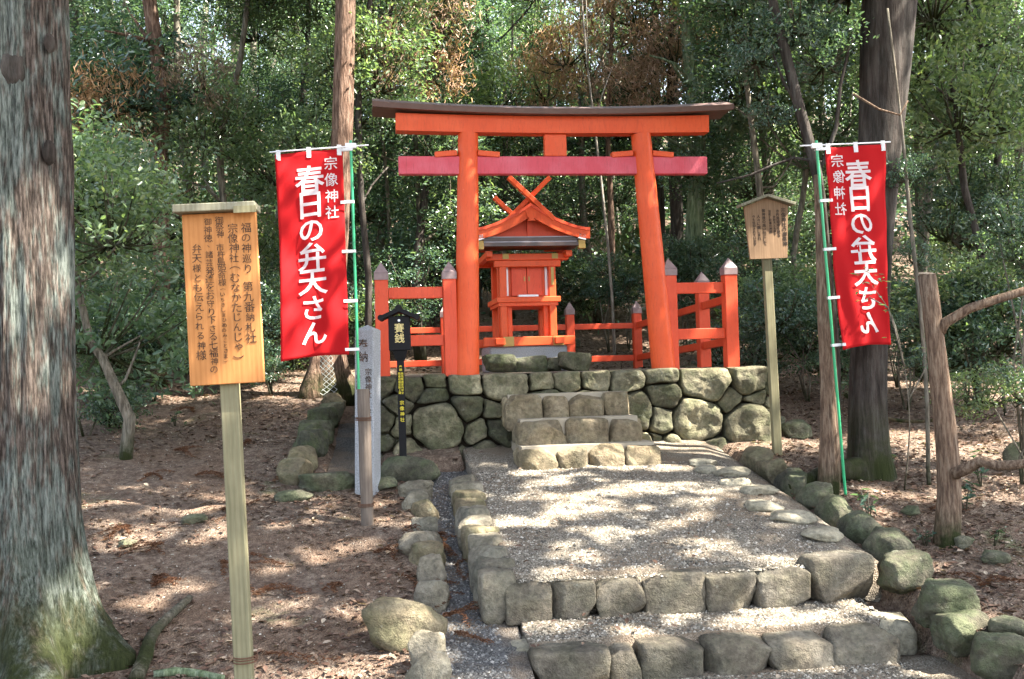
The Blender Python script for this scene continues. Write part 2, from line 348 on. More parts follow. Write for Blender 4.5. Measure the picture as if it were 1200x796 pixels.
def leafgeo(C,size,rg,up=.6,aspect=.42,droop=.0,flat=False,basis=None):
    """folded leaves: 6 verts, 4 tris per leaf"""
    N=len(C); sz=size*rg.uniform(.6,1.25,N)[:,None]
    nrm=rg.normal(size=(N,3)); nrm/=np.linalg.norm(nrm,axis=1)[:,None]; nrm=nrm*(1-up)+np.array([0,0,1])*up; nrm/=np.linalg.norm(nrm,axis=1)[:,None]
    d=rg.normal(size=(N,3)); d-= (d*nrm).sum(1)[:,None]*nrm; d/=np.linalg.norm(d,axis=1)[:,None]; d[:,2]-=droop; d/=np.linalg.norm(d,axis=1)[:,None]
    s=np.cross(nrm,d); s/=np.linalg.norm(s,axis=1)[:,None]; n2=np.cross(d,s)
    base=C-d*sz*.5; tip=C+d*sz*.5-n2*sz*.06; w=sz*aspect/2
    a1=C-d*sz*.12+s*w+n2*sz*.08; a2=C-d*sz*.12-s*w+n2*sz*.08; b1=C+d*sz*.25+s*w*.75+n2*sz*.05; b2=C+d*sz*.25-s*w*.75+n2*sz*.05
    Vv=np.stack([base,a1,b1,tip,b2,a2],1).reshape(-1,3); k=np.arange(N)[:,None]*6
    q=np.array([[0,3,1,1],[0,0,0,0]])
    T=np.concatenate([k+np.array([[0,3,2,1]]),k+np.array([[0,5,4,3]])],1).reshape(-1,4)
    r=np.repeat(np.clip(rg.normal(.45,.25,N),0,1),2)
    return Vv,T,r
def clumpy(rg,n_clump,per,rad,cr,shell=.45,flat=.55):
    """clumps of leaf positions inside an ellipsoid"""
    u=rg.normal(size=(n_clump,3)); u/=np.linalg.norm(u,axis=1)[:,None]; r=rg.uniform(shell**3,1,n_clump)**(1/3)
    cc=u*r[:,None]*np.array(rad); c=np.repeat(cc,per,0); off=rg.normal(size=(n_clump*per,3))*cr*np.array([1,1,flat]); s=np.repeat(rg.uniform(.5,1.3,n_clump),per)[:,None]
    return c+off*s,cc
# ---------------------------------------------------------------- ground, path, gutter
def axis_pts(lo,f0,f1,hi,st,g=1.13):
    m=list(np.arange(f0,f1,st)); x=m[-1]; s=st; out=[]
    while x<hi: s*=g; x+=s; out.append(x)
    x=m[0]; s=st; pre=[]
    while x>lo: s*=g; x-=s; pre.append(x)
    return np.array(pre[::-1]+m+out)
def sheet(name,A,B,zf,mat,fine=0):
    sk=name.startswith('gravel')
    if sk: A=np.concatenate([[A[0]],A,[A[-1]]]); B=np.concatenate([[B[0]],B,[B[-1]]])
    AA,BB=np.meshgrid(A,B,indexing='ij'); Z=zf(AA,BB)
    if sk: Z[0]-=.3; Z[-1]-=.3; Z[:,0]-=.3; Z[:,-1]-=.3
    X=O.x+AA*U.x+BB*V.x; Y=O.y+AA*U.y+BB*V.y
    v=np.stack([X,Y,Z],-1).reshape(-1,3); na,nb=len(A),len(B); i=np.arange(na-1)[:,None]*nb+np.arange(nb-1)[None,:]
    q=np.stack([i,i+nb,i+nb+1,i+1],-1).reshape(-1,4)
    return struct(fastmesh(name,v,q,mat,smooth=True))
M=Mat('forest floor',.95,.15); v=M.coord(obj='world')
n1=M.noise(v,1.1,5,.6); n2=M.noise(v,14,6,.75); vc=M.vor(v,55)
dirt=M.ramp(n2,[(.3,(.068,.047,.035)),(.5,(.15,.112,.086)),(.7,(.28,.23,.18))])
c=M.mix(.45,dirt,M.ramp(vc,[(.1,(.5,.4,.35)),(.6,(1,.95,.9)),(.9,(1.6,1.55,1.5))]),'MULTIPLY')
c=M.mix(M.ramp(n1,[(.45,(0,0,0)),(.62,(.6,.6,.6))]),c,M.ramp(n2,[(.35,(.09,.055,.035)),(.7,(.21,.14,.095))]))
c=M.mix(M.ramp(M.noise(v,.9,6,.7),[(.60,(0,0,0)),(.70,(.6,.6,.6))]),c,M.ramp(n2,[(.3,(.05,.07,.025)),(.7,(.11,.14,.055))]))
M.color(c); M.bump(M.math('ADD',n2,M.vor(v,60,'Distance')),.9,.02); M_floor=M.m
def gravelm(name,dark,mid,lite):
    M=Mat(name,.85,.25); v=M.coord(obj='world'); vc=M.vor(v,95); n=M.noise(v,1.7,4)
    c=M.ramp(M.math('MULTIPLY',vc,1.0),[(.1,dark),(.5,mid),(.85,lite)])
    c=M.mix(M.ramp(n,[(.42,(0,0,0)),(.62,(.75,.75,.75))]),c,(.17,.125,.085))
    M.color(c); M.bump(M.vor(v,95,'Distance'),-.9 and .9,.012); return M.m
M_gravel=gravelm('path gravel',(.07,.06,.046),(.175,.152,.118),(.32,.285,.23)); M_grvd=gravelm('gutter gravel',(.035,.035,.035),(.08,.08,.078),(.17,.165,.155))
sheet('ground',axis_pts(-70,-6,6,70,.06),axis_pts(-25,-6.6,5,75,.07),ground,M_floor)
sheet('gravel_path',np.arange(-1.16,1.66,.05),np.arange(-3.93,-.20,.05),lambda a,b:path_z(b)-.25*np.clip(a-1.4,0,1)+.25*bumps(a*2,b*2)+.012,M_gravel)
sheet('gravel_landing',np.arange(-1.12,1.36,.05),np.arange(-4.48,-3.96,.05),lambda a,b:path_z(np.minimum(b,-4.1))+.2*bumps(a*2,b*2)+.01,M_gravel)
sheet('gravel_approach',np.arange(-1.68,2.0,.06),np.arange(-9.5,-4.55,.06),lambda a,b:path_z(np.minimum(b,-4.7))+.2*bumps(a*2,b*2)+.01,M_gravel)
sheet('gutter_bed',np.arange(-1.74,-1.14,.05),np.arange(-6,-.3,.06),lambda a,b:Tb(a,b)-.095+.1*bumps(a*3,b*3),M_grvd)
sheet('side_gutter_bed',np.arange(-2.58,-2.0,.05),np.arange(-.95,4.3,.06),lambda a,b:Tb(a,b)-.08+.1*bumps(a*3,b*3),M_grvd)
sheet('platform_gravel',np.arange(-2.12,2.30,.07),np.append(np.arange(-.2,4.4,.07),4.4),lambda a,b:-.02+.15*bumps(a*2,b*2)+0*a,M_gravel)
# pebbles
def pebbles(name,N,fa,mat,smin=.007,smax=.02,seed=1):
    rg=np.random.default_rng(seed); a,b,z=fa(rg,N); N=len(a); s=rg.uniform(smin,smax,N)*rg.uniform(.6,1,N)
    base=np.array([[1,0,0],[.2,1,0],[-1,.2,0],[-.1,-1,0],[.1,.1,.75]]); tri=np.array([[0,1,4],[1,2,4],[2,3,4],[3,0,4]])
    th=rg.uniform(0,6.28,N); c,sn=np.cos(th)[:,None],np.sin(th)[:,None]; bx=base[None,:,0]*rg.uniform(.7,1.3,(N,5)); by=base[None,:,1]*rg.uniform(.6,1.1,(N,5)); bz=base[None,:,2]*rg.uniform(.6,1.2,(N,1))
    la=(bx*c-by*sn)*s[:,None]; lb=(bx*sn+by*c)*s[:,None]; A=a[:,None]+la; B=b[:,None]+lb; Z=z[:,None]+bz*s[:,None]-.002
    X=O.x+A*U.x+B*V.x; Y=O.y+A*U.y+B*V.y; v=np.stack([X,Y,Z],-1).reshape(-1,3); t=(np.arange(N)[:,None,None]*5+tri[None]).reshape(-1,3)
    return tag(fastmesh(name,v,t,mat,rnd=np.repeat(rg.uniform(0,1,N),4)),kind='stuff')
M=Mat('loose pebble',.7,.3); at=M.n('Attribute'); at.attribute_name='rnd'; M.color(M.ramp(at.outputs['Fac'],[(0,(.035,.032,.028)),(.35,(.125,.11,.085)),(.75,(.27,.24,.19)),(1,(.50,.46,.39))])); M_peb=M.m
def fp(rg,N):
    a=rg.uniform(-1.12,1.4,N); b=rg.uniform(-5.3,-1.2,N); z=path_z(b)+.012+.22*bumps(a*2,b*2); k=((b>-3.92)|(b<-4.0))&((b>-4.47)|(b<-4.7)); return a[k],b[k],z[k]
tag(pebbles('coarse_gravel',900,fp,M_peb,.018,.034,15),'few larger grey stones lying loose on the gravel path','gravel'); tag(pebbles('loose_gravel',42000,fp,M_peb,.006,.017,5),'pale grey loose gravel covering the stepped path up to the stairs','gravel')
M=Mat('dark loose pebble',.6,.4); at=M.n('Attribute'); at.attribute_name='rnd'; M.color(M.ramp(at.outputs['Fac'],[(0,(.03,.03,.03)),(.6,(.10,.10,.10)),(.9,(.2,.2,.19)),(1,(.4,.38,.34))])); M_peb2=M.m
def fd(rg,N):
    a=rg.uniform(-1.66,-1.28,N); b=rg.uniform(-5.5,-.6,N); z=Tb(a,b)-.095+.1*bumps(a*3,b*3); return a,b,z
tag(pebbles('gutter_gravel',9000,fd,M_peb2,.007,.02,6),'dark grey gravel lying in the narrow gutter left of the path','gravel')
def fg(rg,N):
    a=rg.uniform(-7,6.5,N); b=rg.uniform(-6.2,4,N)**1; k=((a<-1.85)|(a>1.8))&~((b>-.4)&(a>-2.7)&(a<2.4)); a,b=a[k],b[k]; return a,b,ground(a,b)
tag(pebbles('scattered_pebbles',26000,fg,M_peb,.005,.015,7),'small pale pebbles scattered over the brown forest floor','pebbles')
# ---------------------------------------------------------------- retaining wall
def clip(poly,n,d):
    out=[]
    for i in range(len(poly)):
        p,q=poly[i],poly[(i+1)%len(poly)]; a=n[0]*p[0]+n[1]*p[1]-d; b=n[0]*q[0]+n[1]*q[1]-d
        if a<=0: out.append(p)
        if a*b<0: t=a/(a-b); out.append((p[0]+t*(q[0]-p[0]),p[1]+t*(q[1]-p[1])))
    return out
def power_cells(seeds,x0,x1,z0,z1):
    cells=[]
    for i,(x,z,r) in enumerate(seeds):
        poly=[(x0,z0),(x1,z0),(x1,z1),(x0,z1)]
        for j,(X,Z,Rr) in enumerate(seeds):
            if i==j: continue
            n=(X-x,Z-z); d=((X*X+Z*Z-Rr*Rr)-(x*x+z*z-r*r))/2; poly=clip(poly,n,d)
            if len(poly)<3: break
        if len(poly)>=3: cells.append(poly)
    return cells
def wall_stones(mb,seeds,x0,x1,z0,z1,tr,seed,depth=.105):
    rg=np.random.default_rng(seed)
    for poly in power_cells(seeds,x0,x1,z0,z1):
        P_=np.array(poly); A=.5*abs(sum(P_[i][0]*P_[(i+1)%len(P_)][1]-P_[(i+1)%len(P_)][0]*P_[i][1] for i in range(len(P_))))
        if A<.0015: continue
        n=36; seg=np.linalg.norm(np.roll(P_,-1,0)-P_,axis=1); cum=np.concatenate([[0],np.cumsum(seg)]); ts=np.linspace(0,cum[-1],n,endpoint=False); B=[]
        for t in ts:
            k=min(np.searchsorted(cum,t,'right')-1,len(P_)-1); f=(t-cum[k])/max(seg[k],1e-6); B.append(P_[k]*(1-f)+P_[(k+1)%len(P_)]*f)
        B=np.array(B)
        for _ in range(1): B=.5*B+.25*(np.roll(B,1,0)+np.roll(B,-1,0))
        cen=B.mean(0); R0=math.sqrt(A/math.pi); dep=min(depth,R0*.6)*rg.uniform(.7,1.25); tilt=rg.uniform(-.22,.22,2); o=rg.uniform(0,90,3)
        ks=[(.93,-.30),(.95,-.01),(.945,.3),(.915,.62),(.86,.83),(.78,.92),(.68,.95),(.56,.97),(.42,.99),(.27,1.0),(.12,1.0)]; rings=[]
        for (s,h) in ks:
            q=cen+(B-cen)*s; ring=[]
            for (x,z) in q:
                pv=Vector((x*5+o[0],z*5+o[1],o[2])); nz=noise.noise(pv); n2=noise.noise(pv*2.6)
                if h<0: y=.3 if h<-.1 else 0
                else: y=-(h*dep*(1+.55*nz)+ h*(tilt[0]*(x-cen[0])+tilt[1]*(z-cen[1]))+.022*n2*h+.012*noise.noise(pv*6)*h)
                n3=noise.noise(Vector((x*9+7,z*9,o[2]))); ring.append(tr(x+.02*n2+.02*n3,y,min(z+.02*nz,.012)))
            rings.append(ring)
        vs=[p for r in rings for p in r]; fs=[]
        for i in range(len(rings)-1):
            for k in range(n): fs.append((i*n+k,i*n+(k+1)%n,(i+1)*n+(k+1)%n,(i+1)*n+k))
        fs.append(tuple((len(rings)-1)*n+k for k in range(n))); mb.add(vs,fs)
WB=-.24
def plane_b(px,py,b0):
    d=ray(px,py); n=V; t=((O+V*b0)-EYE).dot(n)/d.dot(n); p=EYE+d*t; a,_=AB(p); return a,p.z
raw=[(25,160,40),(92,168,40),(165,152,30),(255,162,42),(365,160,58),(468,158,36),(540,150,40),(620,150,44),(700,158,46),(165,212,34),(175,290,64),(255,235,40),(340,238,32),(285,305,34),(345,300,36),(60,225,32),(20,270,35),(22,335,30),(75,290,30),(95,370,48),(190,365,36),(240,378,32),(310,360,40),(20,390,30),
 (805,140,42),(925,160,62),(1045,155,44),(810,200,46),(990,212,36),(1062,212,32),(800,262,45),(905,272,68),(1050,290,66),(840,345,40),(935,350,48),(780,330,30),(862,160,14),(884,200,22),(1110,220,20),(1120,180,25),(990,330,20),(880,400,40),(1000,400,50),(720,250,60),(600,250,60),(480,250,60),(600,350,70),(720,350,60),(470,350,60)]
seeds=[]
for cx,cy,r in raw:
    a,z=plane_b(440+cx/2.4,380+cy/2.4,WB); seeds.append((a,z,1.22*r/2.4/105))
wl=empty('retaining_wall',W(0,WB,0),YAW)
tag(wl,'mossy dry stone retaining wall holding up the platform of the red gate','stone wall')
mb=MB(); wall_stones(mb,seeds,-2.14,2.33,-1.3,.0,lambda x,y,z:(x,y,z),3)
rg=np.random.default_rng(5)
for side,x0 in ((-1,-2.14),(1,2.33)):
    sd=[(float(x),float(z),float(r)) for x,z,r in zip(rg.uniform(0,4.6,46),rg.uniform(-1.1,0,46),rg.uniform(.08,.2,46))]
    if side<0: tr=lambda x,y,z:(-2.14+y+.06,x+.08,z)
    else: tr=lambda x,y,z:(2.33-y-.06,x+.08,z)
    wall_stones(mb,sd,0,4.55,-1.2,0,tr,9+side)
mb.build('stone_face',MS_wall,wl,True)
mb=MB(); mb.box(-2.05,2.25,.10,4.60,-1.4,-.06); M=Mat('dark wall earth',.95,.1); M.color((.035,.028,.02)); M_earth=M.m; mb.build('earth_core',M_earth,wl)
# ---------------------------------------------------------------- stone stairs
st=empty('stone_stairs',W(.02,WB,0),YAW); tag(st,'flight of three rough stone steps climbing to the red gate platform','stairs')
M=Mat('packed sandy earth',.95,.1); M.color(M.mix(M.noise(M.coord(obj='world'),9,5),(.26,.22,.16),(.42,.37,.29))); M_sand=M.m
for k,(b0,zt,zb,x0,x1,fr) in enumerate([(-1.25,-.73,-1.10,-.70,.74,(0,.27,.5,.74,1)),(-.93,-.475,-.85,-.66,.66,(0,.38,.72,1)),(-.60,-.225,-.62,-.74,.62,(0,.3,.5,.78,1))]):
    b0-=WB; mb=MB(); mb.box(x0+.04,x1-.04,b0+.12,.12,zb,zt-.008)
    s_=mb.build('step',M_sand,st)
    for i in range(len(fr)-1):
        xa=x0+(x1-x0)*fr[i]; xb=x0+(x1-x0)*fr[i+1]; q=MB(); h=zt-zb
        add_stone(q,(xa+xb)/2,b0+.15,zb,(xb-xa)*1.0,.34,h-.022+.012*((i*7+k)%3-1),40+k*10+i,sq=7,cuts=9,rough=.035,dm=.85,hi=True); q.build('stone',MS_step,s_,True)
    for sx in (x0+.12,x1-.12):   # side stones returning to the wall
        q=MB(); add_stone(q,sx,(b0+.3),zb,.26,.36,zt-zb-.03,80+k*4+int(sx>0),sq=8,cuts=6,dm=.85); q.build('stone',MS_step,s_,True)
# risers of the path
for nm,b0,zt,h,fr,lab in (('path_step',-4.06,-1.445,.23,(0,.12,.235,.37,.53,.67,.815,1),'upper row of squared stones edging a step across the gravel path'),('path_step',-4.64,-1.775,.23,(0,.19,.27,.44,.60,.77,.94),'lowest row of squared stones edging the path at the bottom of the picture')):
    t=empty(nm,W(.14,b0,0),YAW); tag(t,lab,'stone step'); 
    x0,x1=(-1.36,1.36) if b0>-4.2 else (-1.27,1.38)
    for i in range(len(fr)-1):
        xa=x0+(x1-x0)*fr[i]; xb=x0+(x1-x0)*fr[i+1]; q=MB(); dz=random.uniform(-.015,.02); big=.06 if (i==6 and b0>-4.2) else 0
        if b0<-4.2 and i==0: dz+=.03
        add_stone(q,(xa+xb)/2,.12,zt-h-.05,(xb-xa)*1.01,.36+random.uniform(-.03,.05),h+.06+dz+big,120+i+int(-b0*10),rz=random.uniform(-.04,.04),sq=14,cuts=8,rough=.03,hi=True,dm=.85); q.build('stone',MS_row,t,True)
    if b0<-4.2:
        q=MB(); add_stone(q,1.33,.32,zt-h,.33,.46,h+.03,333,rz=-.3,sq=6,cuts=8,dm=.85,rough=.04); q.build('stone',MS_flat,t,True)
        q=MB(); add_stone(q,-1.18,.34,zt-.13,.5,.3,.14,334,sq=6,cuts=8,dm=.85,rough=.05); q.build('stone',MS_flat,t,True)
# ---------------------------------------------------------------- kerb stones
ORD=['first','second','third','fourth','fifth','sixth','seventh','eighth','ninth','tenth','eleventh','twelfth','thirteenth','fourteenth','fifteenth','sixteenth','seventeenth','eighteenth','nineteenth','twentieth']
sid=[1000]
def kerb(name,a,b,sx,sy,h,label,group,z=None,rz=0,mat=None,sink=.35,**k):
    sid[0]+=1; p=W(a,b); p.z=(gz(p) if z is None else z)-h*sink
    q=MB(); add_stone(q,0,0,0,sx,sy,h*(1+sink),sid[0],**{**dict(sq=3.6,cuts=15,rough=.075),**k}); o=q.build(name,mat or random.choice(MS_kerbs),None,True); o.location=p; o.rotation_euler=(0,0,YAW+rz); tag(o,label,'stone',group); return o
def from_px(px,py,z=None):
    p=hit(px,py); return AB(p)
# path's left edge
bs=np.linspace(-1.5,-3.93,11)
for i,b in enumerate(bs):
    kerb('edge_stone',-1.27+random.uniform(-.02,.02),b,.27+random.uniform(-.02,.05),.262,.33,f'{ORD[i]} block from the stairs in the raised left edge of the gravel path','blocks edging the path above the gutter',z=float(path_z(b))-.27,sink=.1,rz=random.uniform(-.15,.15),mat=MS_kerbs[1] if i in (2,3,6) else MS_row,sq=8,cuts=9,dm=.8,rough=.05)
# gutter kerb on the left, by pixel of each stone's base centre
G=[(494,563,38,14,.2),(487,583,34,12,.2),(489,598,32,14,.2),(498,612,30,16,.2),(499,630,28,16,.2),(492,648,46,15,.2),(500,664,40,17,.2),(506,688,30,22,.2),(506,714,34,20,.2),(474,752,84,42,.1),(502,784,38,26,.2),(503,806,44,24,.2)]
for i,(px,py,wpx,hpx,_) in enumerate(G):
    p=hit(px,py); a,b=AB(p); s=FPX/p.y; sz=wpx/s*1.12
    kerb('kerb_stone',a if i!=9 else a,b,sz,sz*.75 if i!=9 else sz*.62,hpx/s*(1.6 if i!=9 else 1.15),('big pale rounded boulder beside the gutter, largest in its row' if i==9 else f'{ORD[i]} stone down the left side of the gutter counting from the wall'),'stones along the left of the gutter',rz=random.uniform(-.3,.3),mat=MS_row if i%3 else MS_kerbs[1],sq=4.5,dm=.7)
# side gutter kerb running back
G=[(346,563,42,22),(352,547,40,20),(365,533,42,24),(371,517,40,22),(378,501,36,20),(388,489,34,16),(391,478,30,14),(399,468,28,12)]
for i,(px,py,wpx,hpx) in enumerate(G):
    p=hit(px,py); a,b=AB(p); s=FPX/p.y
    kerb('kerb_stone',a,b,wpx/s,wpx/s*1.1,hpx/s*1.2,f'{ORD[i]} stone from the front in the kerb left of the granite marker','stones edging the side gutter')
G=[(385,572,70,20,'long low boulder lying across the front end of the side gutter'),(445,572,40,12,'flat stone half sunk at the foot of the granite marker'),(345,585,46,10,'flat slab sunk in the litter at the front of the side kerb'),(478,558,74,24,'broad mossy boulder at the foot of the black box post')]
for px,py,wpx,hpx,lb in G:
    p=hit(px,py); a,b=AB(p); s=FPX/p.y; kerb('boulder',a,b,wpx/s,wpx/s*.6,hpx/s,lb,None,mat=MS_kerb)
# right kerb
G=[(862,553,42,30),(885,572,40,30),(905,588,36,24),(926,602,46,26),(955,620,50,28),(985,642,52,30),(1015,664,46,32)]
for i,(px,py,wpx,hpx) in enumerate(G):
    a,b=1.78+.05*i/6,-1.15-i*.43; p=W(a,b)
    kerb('kerb_stone',a,b,.25+.03*(i%2),.42,.24,f'{ORD[i]} stone from the wall in the kerb right of the gravel path','stones of the right kerb',z=float(path_z(b))-.11 if b>-4 else None,sq=6,dm=.72,rz=random.uniform(-.15,.2),mat=MS_kerbs[1] if i<2 else MS_kerb,sink=.3)
G=[(1062,694,56,40,'rounded green boulder in the right kerb beside the end of the upper stone row'),(1108,730,64,42,'large square mossy boulder in the right kerb, biggest of that row'),(1128,770,60,40,'flat topped lit slab of the right kerb, second from the right edge below'),(1172,802,66,40,'long dark stone of the right kerb in the lower right corner')]
for px,py,wpx,hpx,lb in G:
    d=ray(px,py); p=hit(px,py-6); a,b=AB(p); s=FPX/p.y; kerb('kerb_stone',a,b,wpx/s,wpx/s*.85,hpx/s*1.0,lb,'stones of the right kerb',sq=5,cuts=12,dm=.75,rz=random.uniform(-.2,.2),mat=MS_kerb,hi=True,sink=.25)
# flat paving stones set in the right edge of the path
G=[(1.15,-1.35,.3,.24),(1.33,-1.72,.36,.26),(1.22,-2.05,.28,.22),(1.34,-2.32,.34,.30),(1.20,-2.75,.36,.28),(1.30,-3.08,.42,.32),(1.38,-3.5,.34,.34),(1.1,-1.6,.22,.18)]
for i,(a,b,sx,sy) in enumerate(G):
    kerb('flat_stone',a,b,sx,sy,.07,f'{ORD[i]} pale flat stone from the stairs in the right margin of the gravel','flat stones in the path margin',z=float(path_z(b))+.02,mat=MS_flat,sink=.5,sq=3,cuts=10,rz=random.uniform(-.5,.5))
# rocks lying on the forest floor at right and behind
G=[(1125,640,30,12,'small flat grey rock lying right of the cut off trunk'),(1165,658,34,12,'green tinted flat rock half buried near the right edge'),(1184,745,44,22,'pale pointed rock on the floor at the lower right'),(1068,602,26,9,'small pale rock behind the right kerb'),(935,512,42,22,'grey rock behind the small sign post'),(905,505,30,18,'dark rock leaning by the right end of the wall'),(1190,545,40,26,'green rock at the right edge beside the fallen limb'),(228,612,30,10,'flat rock in the litter right of the big cedar'),(150,640,24,8,'small rock next to the mossy cedar root')]
for px,py,wpx,hpx,lb in G:
    p=hit(px,py); a,b=AB(p); s=FPX/p.y; kerb('rock',a,b,wpx/s,wpx/s*.8,hpx/s,lb,None,mat=MS_kerb,rz=random.uniform(-1,1))
# blocks in front of the shrine on the platform
for (a,sx,h,lb) in ((-.52,.42,.24,'dark rough block under the left front of the shrine'),(-.12,.42,.22,'greenish squared block under the middle of the shrine front'),(.16,.22,.18,'small dark block between the two larger ones under the shrine'),(.42,.44,.27,'mossy squared block at the right front of the shrine')):
    kerb('base_block',a,1.45 if a<.4 else 1.25,sx,.36,h,lb,None,z=-.02,sink=.05,sq=6,cuts=8,mat=MS_wall if a>0 else MS_kerbs[3])
for i,(px,py,wpx,hpx) in enumerate([(640,338,20,7),(668,346,16,6),(500,395,24,10),(660,400,20,8),(520,372,26,8)]):
    p=P(px,py,18.5); p.z=gz(p); a,b=AB(p); s=FPX/p.y; kerb('rock',a,b,wpx/s*1.3,wpx/s,hpx/s*1.6,['rock on the slope seen just left of the right gate pillar','smaller rock on the slope behind the shrine','rock seen between the left fence rails','rock behind the back rail right of the shrine','rock on the slope above the left fence rail'][i],None,mat=MS_kerb)
# ---------------------------------------------------------------- torii
T=empty('torii_gate',W(0,0,0),YAW); tag(T,'tall vermilion wooden torii gate with a dark curved top board on the stone platform','gate')
for s in (-1,1):
    mb=MB(); n=9; mb.tube([(s*(1.125-.135*k/n)+.06-.05*k/n,0,-.03+2.70*k/n) for k in range(n+1)],[.138-.025*k/n for k in range(n+1)],28); mb.build('pillar',M_verm,T,True,40)
mb=MB(); mb.box(-1.76,1.76,-.055,.055,2.21,2.41,bev=.008); mb.build('tie_beam',M_pink,T)
mb=MB(); n=16
def loft(mb,xs,sec):
    vs=[]; 
    for x in xs: vs+= [(x,y,z) for y,z in sec(x)]
    k=len(sec(xs[0])); fs=[(i*k+j,(i+1)*k+j,(i+1)*k+(j+1)%k,i*k+(j+1)%k) for i in range(len(xs)-1) for j in range(k)]
    fs.append(tuple(range(k))); fs.append(tuple((len(xs)-1)*k+j for j in reversed(range(k)))); mb.add(vs,fs)
sori=lambda x:.065*(x/2.0)**2*(1 if abs(x)<2 else 1)
xs=np.linspace(-1.78,1.78,15); loft(mb,xs,lambda x:[(-.09,2.665+.4*sori(x)),(.09,2.665+.4*sori(x)),(.10,2.85+.5*sori(x)),(-.10,2.85+.5*sori(x))]); mb.build('lintel',M_verm,T)
mb=MB(); xs=np.linspace(-2.03,2.03,21); loft(mb,xs,lambda x:[(-.23,2.845+sori(x)),(-.06,2.86+sori(x)),(.06,2.86+sori(x)),(.23,2.845+sori(x)),(.25,2.90+sori(x)),(0,2.985+1.1*sori(x)),(-.25,2.90+sori(x))]); mb.build('top_board',M_kroof,T)
mb=MB(); mb.box(-.125,.125,-.045,.045,2.414,2.662,bev=.005); mb.build('centre_strut',M_verm,T)
for s in (-1,1):
    for d in (-1,1):
        x0=s*1.0; mb=MB(); mb.bar((x0+d*.115,-.03,2.445),(x0+d*.36,-.03,2.425),.09,.06,.004); mb.build('wedge',M_verm,T)
# ---------------------------------------------------------------- fence
F=empty('red_fence',W(0,0,0),YAW); tag(F,'low vermilion post and rail fence enclosing the small shrine','fence')
def post(a,b,h,w):
    mb=MB(); mb.box(a-w/2,a+w/2,b-w/2,b+w/2,-.03,h-.2,bev=.006); p=mb.build('post',M_verm2,F)
    mb=MB(); x=w/2+.006; c=h-.2; mb.box(a-x,a+x,b-x,b+x,c,c+.075); mb.add([(a-x,b-x,c+.078),(a+x,b-x,c+.078),(a+x,b+x,c+.078),(a-x,b+x,c+.078),(a,b,h)],[(0,1,4),(1,2,4),(2,3,4),(3,0,4)]); mb.build('post_cap',M_cap,p)
FA=(-1.98,1.99)
for a in (-1.98,-1.235,1.275,1.99): post(a,0,1.25,.145)
for a in FA: post(a,.95,1.18,.14); post(a,2.5,1.08,.13)
for a in (-1.98,-1.0,-.08,.93,1.99): post(a,4.08,1.03,.125)
def rail(p,q,w,h,mat=M_verm2): mb=MB(); mb.bar(p,q,w,h,.005); mb.build('rail',mat,F)
for z,h in ((.905,.125),(.38,.12)):
    rail((-1.905,0,z),(-1.31,0,z),.07,h); rail((1.35,0,z),(1.915,0,z),.07,h)
for a in FA:
    for z0,z1 in ((.78,.64),(.29,.14)):
        for (b0,b1) in ((.075,.878),(1.022,2.433),(2.567,4.015)): rail((a,b0,z0+(z1-z0)*b0/4.08),(a,b1,z0+(z1-z0)*b1/4.08),.06,.09)
bx=(-1.98,-1.0,-.08,.93,1.99)
for i in range(4):
    for z,h in ((.64,.085),(.14,.09)): rail((bx[i]+.065,4.08,z),(bx[i+1]-.065,4.08,z),.055,h)
# ---------------------------------------------------------------- shrine
S=empty('small_shrine',W(-.06,1.95,0),YAW); tag(S,'small vermilion wooden shrine with crossed gable finials and closed double doors','shrine')
mb=MB(); mb.box(-.52,.50,-.1,.95,-.02,.325,bev=.02); mb.build('stone_base',M_granite,S)
mb=MB(); 
for y in (-.14,.84): mb.box(-.60,.60,y,y+.12,.33,.445,bev=.006)
for x in (-.40,.38): mb.box(x-.06,x+.06,-.25,1.05,.345,.43,bev=.006)
mb.build('base_frame',M_verm,S)
for x in (-.28,.38):
    mb=MB(); mb.box(x-.07,x+.07,-.148,-.141,.325,.45); mb.build('brass_plate',M_brass,S)
mb=MB()
for x in (-.325,.325):
    for y in (-.06,.16,.80): mb.box(x-.045,x+.045,y-.045,y+.045,.446,1.52,bev=.008)
for x in (-.24,.24): mb.box(x-.03,x+.03,-.03,.03,.446,.88,bev=.005)
mb.build('posts',M_verm,S)
mb=MB(); mb.box(-.42,.42,-.15,.90,.895,.965,bev=.006); mb.box(-.39,.39,-.12,.87,.85,.894); mb.build('floor_deck',M_verm,S)
mb=MB(); mb.box(-.30,.30,.02,.82,.966,1.50); mb.build('cell_wall',M_verm,S)
for s in (-1,1):
    mb=MB(); mb.box(min(s*.004,s*.205),max(s*.004,s*.205),-.012,.018,.985,1.44,bev=.004); d=mb.build('door',M_verm2,S)
    mb=MB(); mb.box(s*.03-.008,s*.03+.008,-.022,-.0125,1.18,1.24); mb.build('handle',M_brass,d)
    mb=MB(); mb.box(min(s*.245,s*.275),max(s*.245,s*.275),-.01,.016,.99,1.42); mb.build('side_panel',M_white,S)
mb=MB(); mb.box(-.13,.13,-.14,-.03,.967,.992); mb.build('threshold',M_white,S)
mb=MB(); mb.box(-.54,.54,-.14,-.03,1.445,1.53,bev=.006); mb.box(-.44,.44,-.12,-.03,1.36,1.444,bev=.006); mb.box(-.59,.59,.78,.88,1.445,1.53,bev=.006)
for x in (-.52,.52): mb.box(x-.04,x+.04,-.3,1.1,1.475,1.55,bev=.005)
mb.build('lintel_beams',M_verm,S)
for x in (-.29,.36):
    mb=MB(); mb.box(x-.04,x+.04,-.149,-.141,1.46,1.53); mb.build('brass_plate',M_brass,S)
mb=MB(); mb.box(.31,.345,-.113,-.106,1.12,1.35); mb.build('name_plate',M_brass,S)
